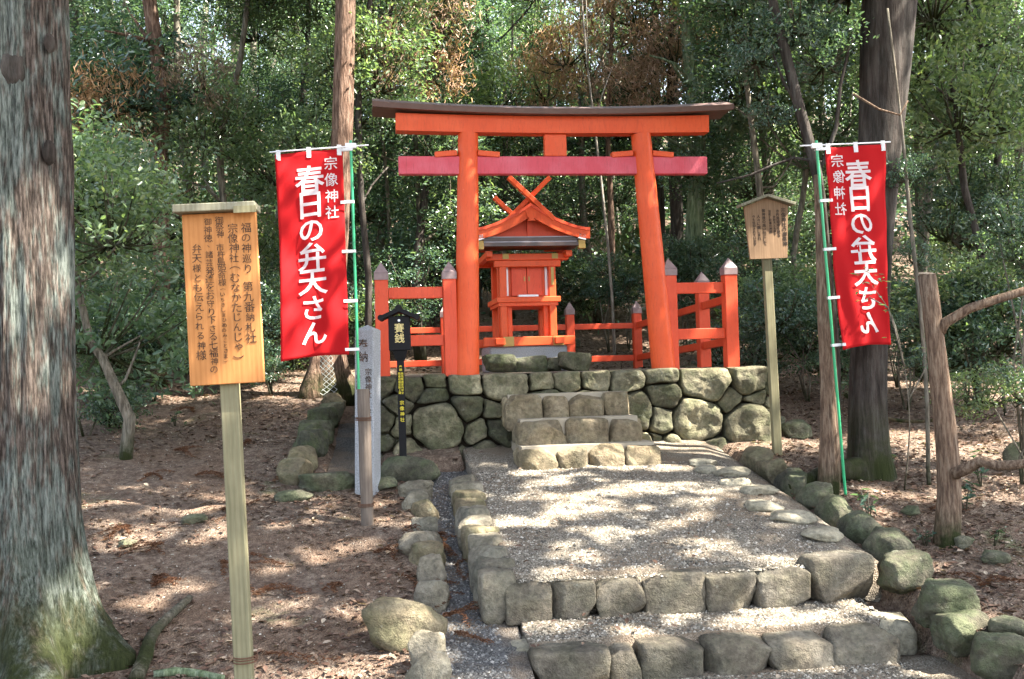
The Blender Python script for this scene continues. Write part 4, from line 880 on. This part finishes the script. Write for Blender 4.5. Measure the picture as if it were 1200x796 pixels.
# --- trunks behind the torii, right
TR=[('cedar_tree',[(812,330),(815,250),(818,190),(812,100),(808,60),(806,0),(803,-150)],[23,21,19,18,18,17,14],17.5,MB_green,'straight mossy green trunk behind the right tip of the red tie beam'),
('cedar_tree',[(790,335),(793,260),(790,190),(788,100),(790,0),(790,-140)],[17,15,14,13,12,10],18.5,MB_dark,'dark straight trunk just left of the mossy green trunk behind the gate'),
('cedar_tree',[(770,340),(773,260),(770,180),(768,90),(768,-60)],[14,13,12,10,8],20,MB_dark,'slim dark trunk half hidden behind the right pillar of the gate'),
('slender_tree',[(716,345),(717,290),(715,220),(712,150),(716,60),(720,-40)],[8,8,7,6,5,4],19,MB_cedar2,'thin reddish stem seen through the gate right of the shrine roof'),
('slender_tree',[(148,532),(152,490),(136,455),(120,420),(105,400),(90,330),(70,250)],[16,15,13,11,9,8,6],10.5,MB_grey,'crooked grey sapling growing right beside the big cedar'),
('dark_tree',[(186,440),(190,350),(188,250),(186,180),(192,110),(182,50),(170,-40)],[20,20,19,21,19,17,14],14.5,MB_cedar2,'rough forked trunk above and left of the orange notice board'),
('slender_tree',[(275,425),(268,330),(262,240),(258,160),(280,80),(290,0)],[9,9,8,8,7,6],15,MB_grey,'slim stem rising behind the orange notice board roof'),
('slender_tree',[(345,430),(350,330),(352,230),(350,150),(360,60),(362,-30)],[8,8,8,7,6,5],16,MB_dark,'slim dark stem hidden mostly by the left red banner'),
('slender_tree',[(430,420),(432,330),(424,240),(420,120),(430,40),(436,-30)],[8,8,7,8,7,6],14.3,MB_dark,'thin dark stem close on the right of the tall sunlit trunk'),
('slender_tree',[(497,345),(493,280),(490,210),(484,110),(488,0)],[8,8,7,6,5],17,MB_grey,'thin grey stem just left of the left gate pillar'),
('slender_tree',[(560,345),(565,240),(572,140),(568,60),(575,-20)],[9,8,8,7,5],20,MB_dark,'dark slim trunk just right of the left gate pillar behind the shrine'),
('slender_tree',[(905,400),(898,320),(890,220),(880,140),(868,40)],[9,9,8,7,6],15,MB_grey,'thin grey trunk behind the small signboard'),
('slender_tree',[(1145,450),(1140,380),(1150,300),(1130,220),(1120,120),(1100,20)],[9,9,8,8,7,6],12.5,MB_dark,'dark forked sapling right of the sawn trunk with slanting stems'),
('slender_tree',[(1180,440),(1168,350),(1160,260),(1172,160),(1150,60),(1128,-20)],[10,9,9,8,8,6],13.5,MB_dark,'dark leaning tree nearest the right edge of the view'),
('slender_tree',[(1075,420),(1082,320),(1090,220),(1110,120),(1135,20)],[10,9,9,8,7],14.5,MB_grey,'grey trunk slanting right beyond the leaning smooth trunk'),
('slender_tree',[(935,380),(930,300),(945,200),(940,100),(952,0)],[8,7,7,6,5],16,MB_grey,'thin grey trunk between the small signboard and the right banner')]
roots={}
for i,(nm,pix,wd,D,mat,lab) in enumerate(TR):
    r_,b_=pixtree(nm,pix,wd,D,mat,lab,'tree',12,.15,.4); roots[i]=(r_,b_,D)
    x,y=pix[-1]
    for k in range(5 if nm=='cedar_tree' else 4):
        j=random.randrange(2,len(pix)-1); px,py=pix[j]; dx=random.choice((-1,1))*random.uniform(25,60)
        twig(r_,b_,[(px,py),(px+dx*.4,py-random.uniform(0,25)),(px+dx,py-random.uniform(10,60))],wd[j]*.4,2,D,mat,dD=random.uniform(-.8,.8))
    ms=CON if nm=='cedar_tree' else (EV if i%2 else LT)
    for k in range(5):
        t=random.uniform(.55,1.25); px=pix[0][0]+(x-pix[0][0])*t+random.uniform(-60,60); py=pix[0][1]+(y-pix[0][1])*t
        if nm=='cedar_tree': py=-60-60*k
        fol_px(r_,b_,ms,px,py,D+random.uniform(-.6,1.0),random.uniform(.6,1.0))
for i,px,py,D,sc in ((5,120,120,13.8,.9),(5,235,90,14.2,.7),(5,105,230,13.5,.6),(2,745,15,18.5,1.0),(2,695,75,18.8,.9),(3,735,95,18,.9),(3,680,5,18.4,.8),(1,785,60,17.8,.9),(1,820,20,18,1.2),(3,640,100,19,1.0),(9,505,30,16.2,1.0),(9,510,80,16.2,.8),(8,450,60,14.4,.7),(3,660,60,18,1.0),(1,760,120,17.9,.9)):
    r_,b_,_D=roots[i]; fol_px(r_,b_,DEAD,px,py,D,sc,'dead_foliage')
# --- leafy background trees: (px, distance, height, bottom of leaves, light?, label)
BT=[(95,15.5,9,1.2,0,'dark leafy evergreen right behind the big left cedar'),(150,21,11,2,1,'tall light green tree beyond the rough forked trunk on the left'),(228,17.5,9,1.0,0,'leafy evergreen seen left of and above the orange notice board'),
(300,19,10,.8,0,'dense evergreen filling the gap between notice board and left banner'),(340,24,9,1.5,1,'tall pale green tree high above the left red banner'),(445,19,6.6,.8,0,'evergreen behind the left tip of the gate top board'),
(520,23,7,1.2,1,'pale green sunlit tree above the left half of the gate top board'),(590,26,6.5,.8,1,'pale green sunlit tree above the middle of the gate'),(500,16.8,4.6,1.1,0,'small evergreen between left banner and left gate pillar'),
(655,24,7,1.2,1,'bluish green evergreen directly above the centre strut'),(600,20,4.8,1.5,0,'dark evergreen seen behind the crossed finials of the shrine'),(700,20,4.8,1.2,0,'evergreen seen between the shrine roof and the right pillar'),
(735,25,7.5,1.5,1,'light tree behind the dead brown sprays above the gate'),(850,20,10,.8,0,'evergreen behind the right tip of the gate top board'),(905,17.5,8.5,.6,0,'dark evergreen filling the view behind the small signboard'),
(875,24,12,2,0,'tall evergreen beyond the small signboard, highest crown there'),(975,19,10,.8,0,'evergreen directly behind the right red banner'),(1010,25,12,1,1,'light tree glimpsed left of the leaning dark trunk'),
(1090,16.5,8.5,.9,0,'glossy evergreen just right of the leaning dark trunk'),(1140,20,10,1,1,'bright yellow green tree in the upper right beyond the saplings'),(1210,15.5,9,.9,0,'dense evergreen filling the upper right corner'),(1175,25,12,1,0,'far tall evergreen at the right above the sawn trunk limb'),
(50,21,11,1,0,'far evergreen mostly hidden by the big left cedar'),(405,25,8.5,1,1,'far pale tree behind the tall sunlit trunk')]
for px,D,H_,lo,lt,lab in BT:
    b=P(px,400,D); b.z=gz(b); root=empty('broadleaf_tree',b); tag(root,lab,'tree')
    lean=random.uniform(-.5,.5); pts=[Vector((lean*t*t+.15*math.sin(5*t+px),.2*math.sin(4*t+px),H_*t-.3*(t==0))) for t in np.linspace(0,1,8)]
    trunk_part(root,pts,list(np.linspace(.11,.03,8)),random.choice((MB_grey,MB_dark)),8)
    nn=int((H_-lo)*1.0)+2
    for k in range(nn):
        z=lo+(H_-lo)*(k+random.random())/nn; rr=1.3*(1-.35*z/H_)*random.uniform(.3,1.1); an=random.uniform(0,6.28); sc=random.uniform(.65,1.05)
        foliage(root,(LT if lt else EV) if random.random()<.85 else (EV if lt else LT),Vector((lean*(z/H_)**2+rr*math.cos(an),rr*math.sin(an)*.8,z)),sc)
        if k%2==0:
            c=Vector((lean*(z/H_)**2,0,z-.6)); mb=MB(); mb.tube([c,c+Vector((rr*math.cos(an)*.5,rr*math.sin(an)*.4,.2)),Vector((lean*(z/H_)**2+rr*math.cos(an),rr*math.sin(an)*.8,z))],[.035,.025,.01],6); mb.build('branch',MB_grey,root,True)
# --- thin pale stems deep in the wood
rg=np.random.default_rng(31)
for k in range(20):
    px=95+k*56+rg.uniform(-24,24); px=px if abs(px-665)>30 else px+55*(1 if px>665 else -1)*.6; D=rg.uniform(16.5,27)
    b=P(px,400,D); b.z=gz(b); H_=rg.uniform(6,10); w_=rg.uniform(.022,.05); ph=rg.uniform(0,6,4); ln=rg.normal(0,.9)
    root=empty('thin_tree',b); tag(root,f'{ORD[k]} from the left of the twenty thin pale stems deep in the woodland','tree','thin pale stems deep in the woodland')
    pts=[Vector((ln*t*t+.18*math.sin(4*t+ph[0]),.15*math.sin(5*t+ph[1]),H_*t-.2*(t==0))) for t in np.linspace(0,1,10)]; trunk_part(root,pts,list(np.linspace(w_,w_*.4,10)),MB_pale if k%3 else MB_grey,6)
    for j in range(3):
        i_=int(rg.integers(3,8)); e=Vector((rg.uniform(-1,1),rg.uniform(-.5,.5),rg.uniform(.3,1.2))); mb=MB(); mb.tube([pts[i_],pts[i_]+e*.5+Vector((0,0,.1)),pts[i_]+e*1.1],[w_*.5,w_*.35,.006],5); mb.build('branch',MB_pale,root,True)
    foliage(root,LT,pts[-2],.6)
# --- shrubs
SH=[(118,455,13,.9,'dark shrub behind the crooked sapling by the big cedar'),(100,500,11.5,.8,'low shrub touching the right side of the big cedar'),(180,430,13.5,1.0,'shrub behind the left edge of the notice board'),(215,400,15,1.1,'dark shrub seen just left of the notice board at mid height'),(305,415,14.5,.9,'sunlit shrub between the notice board and the left banner'),(318,430,13.6,.5,'small sapling shrub in the bright litter left of the left banner'),(265,400,16,1.2,'broad shrub hidden behind the notice board'),(340,400,16,1.0,'shrub behind the lower part of the left banner'),
(430,375,16.5,1.0,'shrub between the left banner and the left fence post'),(485,350,18.5,1.1,'dark shrub above the top left fence rail'),(575,352,20,1.0,'shrub left of the shrine body on the slope'),(690,345,19.5,1.0,'shrub right of the shrine eave on the slope'),(712,345,18,.7,'low glossy bush between the shrine and right pillar'),(735,350,18.5,.7,'low bush touching the right pillar of the gate'),
(800,345,17.5,.9,'bush behind the right section of red fence'),(880,400,14,1.0,'bush right of the tall right fence post'),(905,370,15.5,1.1,'bush behind the pole of the small signboard'),(945,415,13,.9,'bush between the signboard pole and the snag'),(1060,420,12.5,.8,'glossy bush right of the leaning trunk at banner foot height'),(1050,395,14,.9,'bush behind the lower right corner of the right banner'),(1130,400,12.5,1.0,'bush right behind the sawn trunk'),(1175,395,12,1.0,'bush under the forked limb near the right edge'),(1195,505,9.5,.7,'bluish glossy bush cut by the right edge'),(1190,300,10,.7,'leafy spray reaching in at the right edge above the limb'),(1150,265,13,1.0,'tall bush right of the sawn trunk top')]
for px,py,D,sc,lab in SH:
    b=P(px,py,D); z0=b.z; b.z=gz(b); root=empty('shrub',b); tag(root,lab,'shrub'); mb=MB(); h=max(z0-b.z,.5*sc)
    for k in range(3): mb.tube([(0,0,-.1),(random.uniform(-.1,.1),random.uniform(-.1,.1),h*.5),(random.uniform(-.3,.3)*sc,random.uniform(-.3,.3)*sc,h+.3*sc)],[.016,.012,.006],6)
    mb.build('stem',MB_grey,root,True)
    for k in range(3 if sc<.9 else 5):
        foliage(root,NEAR if random.random()<.8 else NEARL,Vector((random.uniform(-.5,.5)*sc,random.uniform(-.4,.4)*sc,h+random.uniform(-.1,.75)*sc)),sc*random.uniform(.7,1.05))
# --- seedlings with big leaves
def seedling(px,py,sz,lab,n=16,D=None,mat=ML_ever,leaf=.10):
    p=hit(px,py) if D is None else P(px,py,D)
    if D is not None: p.z=gz(p)
    root=empty('seedling',p); tag(root,lab,'seedling'); rg=np.random.default_rng(int(px*7+py)); mb=MB(); C=[]
    for k in range(3):
        e=Vector((rg.uniform(-.5,.5)*sz,rg.uniform(-.4,.4)*sz,sz*rg.uniform(.6,1))); mb.tube([(0,0,-.03),e*.5+Vector((0,0,.05)),e],[.006,.005,.003],5)
        for j in range(n//3): t=rg.uniform(.4,1.05); C.append(list(e*t+Vector(rg.normal(0,.05,3)*sz*1.3)))
    mb.build('stem',MB_grey,root,True); v,t,r=leafgeo(np.array(C),leaf,rg,.7,.38,.1); fastmesh('leaves',v,t,mat,root,r)
seedling(1018,545,.38,'bluish seedling in front of the leaning trunk base',40); seedling(1042,560,.28,'small seedling in the litter right of the right green pole',24); seedling(1085,640,.16,'seedling at the left foot of the sawn trunk',18,leaf=.06); seedling(1132,600,.3,'seedling right of the sawn trunk under the lower limb',24)
seedling(1165,640,.15,'tiny seedling in the stones near the right edge',12,leaf=.06); seedling(1150,570,.3,'seedling behind the lower limb near the right edge',22); seedling(590,690,.05,'tiny green sprout in the gutter beside the path edge',9,leaf=.03,mat=ML_light); seedling(230,470,.25,'seedling in the litter behind the notice board post',20); seedling(205,500,.18,'little seedling left of the notice board post',14); seedling(1010,395,.3,'leafy twig hanging over the lower end of the right banner',20,D=8.4)
root=bpy.data.objects[-1] if False else None
# spray overlapping the right banner
b=hit(1060,575); root=empty('sapling',b); tag(root,'thin sapling whose bluish leaves overlap the right banner lower edge','sapling'); D=b.y
tw_=MB(); 
for pix in ([(1060,575),(1066,500),(1060,430),(1045,370),(1022,335)],[(1060,430),(1040,360),(1018,348)],[(1064,470),(1090,420),(1100,380)]):
    q,r=resample([P(x,y,D-.35)-b if i else (P(x,y,D)-b if y>560 else P(x,y,D-.35)-b) for i,(x,y) in enumerate(pix)],[.008,.006,.005,.004,.003][:len(pix)],.1); tw_.tube(q,r,5)
tw_.build('stem',MB_grey,root,True)
C=[]; rg=np.random.default_rng(5)
for (x,y,n_,sp) in ((1025,322,12,14),(1040,330,12,12),(1020,350,10,12),(1038,362,12,10),(1052,345,10,12),(1090,415,10,18),(1070,400,12,16)):
    for k in range(n_): C.append(list(P(x+rg.normal()*sp,y+rg.normal()*sp*.45,D-.35+rg.normal()*.05)-b))
v,t,r=leafgeo(np.array(C),.065,rg,.75,.38,.05); fastmesh('leaves',v,t,ML_ever,root,r)
# --- unseen canopy trees added outside the frame and behind the viewer to dapple the sun
CT=[(6.3,4.2,10,'tall unseen shade tree added on the right, nearest the viewer'),(8.6,9.2,11,'tall unseen shade tree added right of the sawn trunk'),(11,13.5,12,'tall unseen shade tree added beyond the right edge'),(13.5,7,12,'tall unseen shade tree added far out on the right'),(3.2,-3,11,'tall unseen shade tree added behind the viewer'),(-7.5,11,11,'tall unseen shade tree added on the left'),(-6,2.0,11,'tall unseen shade tree added behind the big left cedar')]
cts=[]
for x,y,H_,lab in CT:
    b=Vector((x,y,0)); b.z=gz(b); root=empty('added_shade_tree',b); tag(root,lab,'tree'); trunk_part(root,[Vector((.1*math.sin(k+x),.1*math.cos(k*1.3),-.3+k*H_/7)) for k in range(8)],list(np.linspace(.2,.06,8)),MB_cedar2,12); cts.append((root,b))
SUN_GAPS=[]  # chosen lit spots; added crowns are holed along the sun line to each
for px,py,q in ((220,455,.5),(300,460,.6),(360,600,.3),(230,600,.35),(420,640,.3),(330,730,.3),(200,690,.25),(440,590,.25),(160,570,.2),(520,650,.2),(600,560,.2),(770,552,.3),(840,600,.3),(700,605,.3),(640,645,.3),(760,655,.35),(900,610,.25),(690,735,.3),(860,730,.35),(980,745,.3),(1070,520,.5),(1110,560,.4),(1030,600,.2),(960,530,.3),(1130,740,.2),(1080,690,.2),(520,610,.12),(650,590,.2),(870,650,.25),(480,735,.2),(620,700,.25),(800,690,.2),(640,770,.25),(760,770,.25),(930,765,.25),(820,560,.25),(940,655,.2),(700,560,.2)):
    SUN_GAPS.append((hit(px,py),q*(1.3 if px>550 and px<1000 and py>540 else 1.55)))
for px,py,D,q in ((640,465,10.5,.28),(700,495,10.2,.3),(640,535,9.9,.28),(735,530,9.95,.2),(510,495,10.75,.32),(565,455,10.8,.2),(815,490,11,.28),(880,500,11.1,.28),(820,445,11,.2),(690,440,11,.25),(546,280,11,.16),(547,345,11,.13),(757,230,11.3,.15),(600,265,12.6,.3),(655,280,12.7,.25),(620,395,13,.25),(855,350,11.4,.25),(60,240,6.1,.25),(62,320,6.1,.2),(60,400,6.1,.16),(100,700,5.9,.3),(375,240,8.8,.25),(1005,250,8.8,.4),(1010,350,8.8,.35),(560,190,11,.2),(780,190,11.4,.25),(500,120,10.9,.3),(700,125,11.2,.3),(1105,520,8.1,.2),(1050,250,9.9,.4),(1050,120,9.9,.4),(404,120,13.6,.5),(400,280,13.6,.4),(442,450,9.2,.2),(255,300,5.25,.12),(890,270,10.5,.2),(600,425,12.5,.3)):
    SUN_GAPS.append((P(px,py,D),q*1.45))
rg=np.random.default_rng(23); CROWN={}
def crown_blob(x,y,z,sc,n=None):
    i=min(range(len(cts)),key=lambda k:(cts[k][1].x-x)**2+(cts[k][1].y-y)**2); C,_=clumpy(rg,52,int(56),(1.5*sc,1.5*sc,.8*sc),.24*sc,.35,.5)
    CROWN.setdefault(i,[]).append(C+np.array([x,y,z]))
for k in range(84): x=rg.uniform(-.5,15); y=rg.uniform(-.5,14); crown_blob(x,y,rg.uniform(7.2,11),rg.uniform(.5,.95))
for (x0,x1,y0,y1,n_) in ((2.0,7.6,1.2,6.8,34),(4.6,10,5.0,9.0,26),(6,12,7,12,16)):  # extra leaf blobs added to shade the left ground and the path
    for k in range(n_): x=rg.uniform(x0,x1); crown_blob(x,rg.uniform(y0,y1),rg.uniform(6.8,8.8),rg.uniform(.35,.7))
for k in range(14): crown_blob(rg.uniform(-10,-1),rg.uniform(-4,14),rg.uniform(8,11),rg.uniform(.9,1.3))
sv=np.array(SUN); rj=np.random.default_rng(8)
for i,parts in CROWN.items():
    C=np.concatenate(parts); keep=np.ones(len(C),bool)
    for g,q in SUN_GAPS:
        for t in range(8):
            c=np.array(g)+rj.normal(0,.75*q,3)*np.array([1,1,.3])*(t>0); d=C-c; al=d@sv; dist=np.linalg.norm(d-al[:,None]*sv,axis=1); keep&=~((dist<max(.07,q*rj.uniform(.22,.55))*rj.uniform(.6,1.2,len(C)))&(al>0))  # drop leaves in the sun's way, shaping a light patch at the spot
    keep|=rj.uniform(size=len(C))<.035
    C=C[keep]; b_=cts[i][1]; v,t,r=leafgeo(C-np.array(b_),.13,rg,.5,.4,.1); fastmesh('crown',v,t,ML_ever if i%2 else ML_conif,cts[i][0],r)
# --- far woodland, with low undergrowth at its near edge: one mass of leaves on the slope behind
rg=np.random.default_rng(77); nC=1500; per=75
bx_=rg.uniform(-27,27,nC); by_=rg.uniform(24,46,nC); hh=rg.uniform(0,1,nC)**.8*(9+.12*np.abs(bx_))*np.where((np.abs(bx_+1.2)<4.5),.6,1)
gzv=ground(*( ((bx_-O.x)*U.x+(by_-O.y)*U.y),((bx_-O.x)*V.x+(by_-O.y)*V.y) )); cc=np.stack([bx_,by_,gzv+hh],1)
lx=rg.uniform(-20,20,620); ly=rg.uniform(19.5,31,620); lz=ground(((lx-O.x)*U.x+(ly-O.y)*U.y),((lx-O.x)*V.x+(ly-O.y)*V.y))+rg.uniform(.1,1.7,620); cc=np.concatenate([cc,np.stack([lx,ly,lz],1)]); nC=len(cc)
C=np.repeat(cc,per,0)+rg.normal(size=(nC*per,3))*np.array([.5,.5,.32])*np.repeat(rg.uniform(.6,1.4,nC),per)[:,None]
v,t,r=leafgeo(C,.17,rg,.5,.45,.1); r=np.clip(r+np.repeat(np.repeat(rg.normal(0,.18,nC),per),2),0,1); tag(fastmesh('background_woodland',v,t,ML_ever,None,r),'dense green woodland covering the hillside beyond the nearer trees','woodland',None,'stuff')
mb=MB()
for k in range(90):
    x=rg.uniform(-24,24); y=rg.uniform(22,40); p=Vector((x,y,0)); z=gz(p); mb.tube([(x,y,z-.3),(x+rg.uniform(-.3,.3),y,z+4),(x+rg.uniform(-.8,.8),y,z+9)],[.12,.09,.05],6)
o=mb.build('distant_trunks',MB_grey,None,True); tag(o,'mass of thin distant trunks within the far hillside woodland','woodland',None,'stuff')
# ---------------------------------------------------------------- leaf litter and cedar fronds
rg=np.random.default_rng(9); N=90000
b=-6.2+ (rg.uniform(0,1,N)**1.5)*22; a=rg.uniform(-1,1,N)*(4.8+(b+6.2)*.55)
inpath=(a>-1.78)&(a<1.72)&(b<-.25); plat=(a>-2.7)&(a<2.4)&(b>-.4)&(b<4.5); keep=~(inpath|plat)|(rg.uniform(size=N)<.055)&~plat
a,b=a[keep],b[keep]; dens=noise_m=np.sin(a*1.7+b*.8)+np.sin(a*.9-b*2.1+1)+rg.normal(0,1.1,len(a)); right=(a>1.7)|(b>3); k=(dens>-.2)|right&(rg.uniform(size=len(a))<.85); a,b=a[k],b[k]
z=ground(a,b); ip=(a>-1.25)&(a<1.45)&(b<-.3); z=np.where(ip,path_z(b)+.03,z)
C=np.stack([O.x+a*U.x+b*V.x,O.y+a*U.y+b*V.y,z+rg.uniform(.004,.022,len(a))],1); v,t,r=leafgeo(C,.058,rg,.72,.5,0)
tag(fastmesh('leaf_litter',v,t,ML_litter,None,r),'layer of curled brown fallen leaves over the forest floor','leaves',None,'stuff')
fr=[]; 
def frond(px,py,ln,seed,rot=None):
    p=hit(px,py); rg=np.random.default_rng(seed); th=rg.uniform(0,6.28) if rot is None else rot; Cs=[]; D_=[]
    for s_ in range(rg.integers(2,5)):
        t2=th+rg.normal(0,.5); cur=rg.normal(0,.6); ln=ln*rg.uniform(.7,1.35)
        for j in range(26):
            u=j/26; q=p+Vector((math.cos(t2+cur*u)*ln*u,math.sin(t2+cur*u)*ln*u*.9,0)); a,b=AB(q); zz=float(ground(a,b)); 
            if -1.7<a<-1.2 and b<-.4: zz=float(Tb(a,b))-.08
            Cs.append((q.x,q.y,zz+.02+.035*math.sin(u*3)))
    return Cs
Cs=[]
spots=[(310,770,.3),(520,735,.38),(505,720,.3),(545,690,.3),(545,610,.25),(520,650,.3),(440,650,.3),(190,640,.3),(260,600,.35),(330,665,.3),(230,560,.3),(300,700,.25),(180,690,.3),(500,640,.25),(150,620,.3),(400,690,.25),(490,700,.35),(535,755,.3),(170,560,.3),(205,530,.35),(330,560,.25),(545,640,.3),(260,660,.3),(225,480,.4),(150,480,.4),(290,520,.3),(1090,600,.3),(1150,690,.3)]
for i,(px,py,ln) in enumerate(spots): Cs+=frond(px,py,ln,100+i)
rg=np.random.default_rng(4); C=np.repeat(np.array(Cs),3,0)+rg.normal(0,.010,(len(Cs)*3,3))*np.array([1,1,.5]); v,t,r=leafgeo(C,.045,rg,.6,.10,0)
tag(fastmesh('cedar_fronds',v,t,ML_frond,None,r),'tufts of reddish dead cedar fronds fallen on the floor and in the gutter','cedar fronds',None,'stuff')
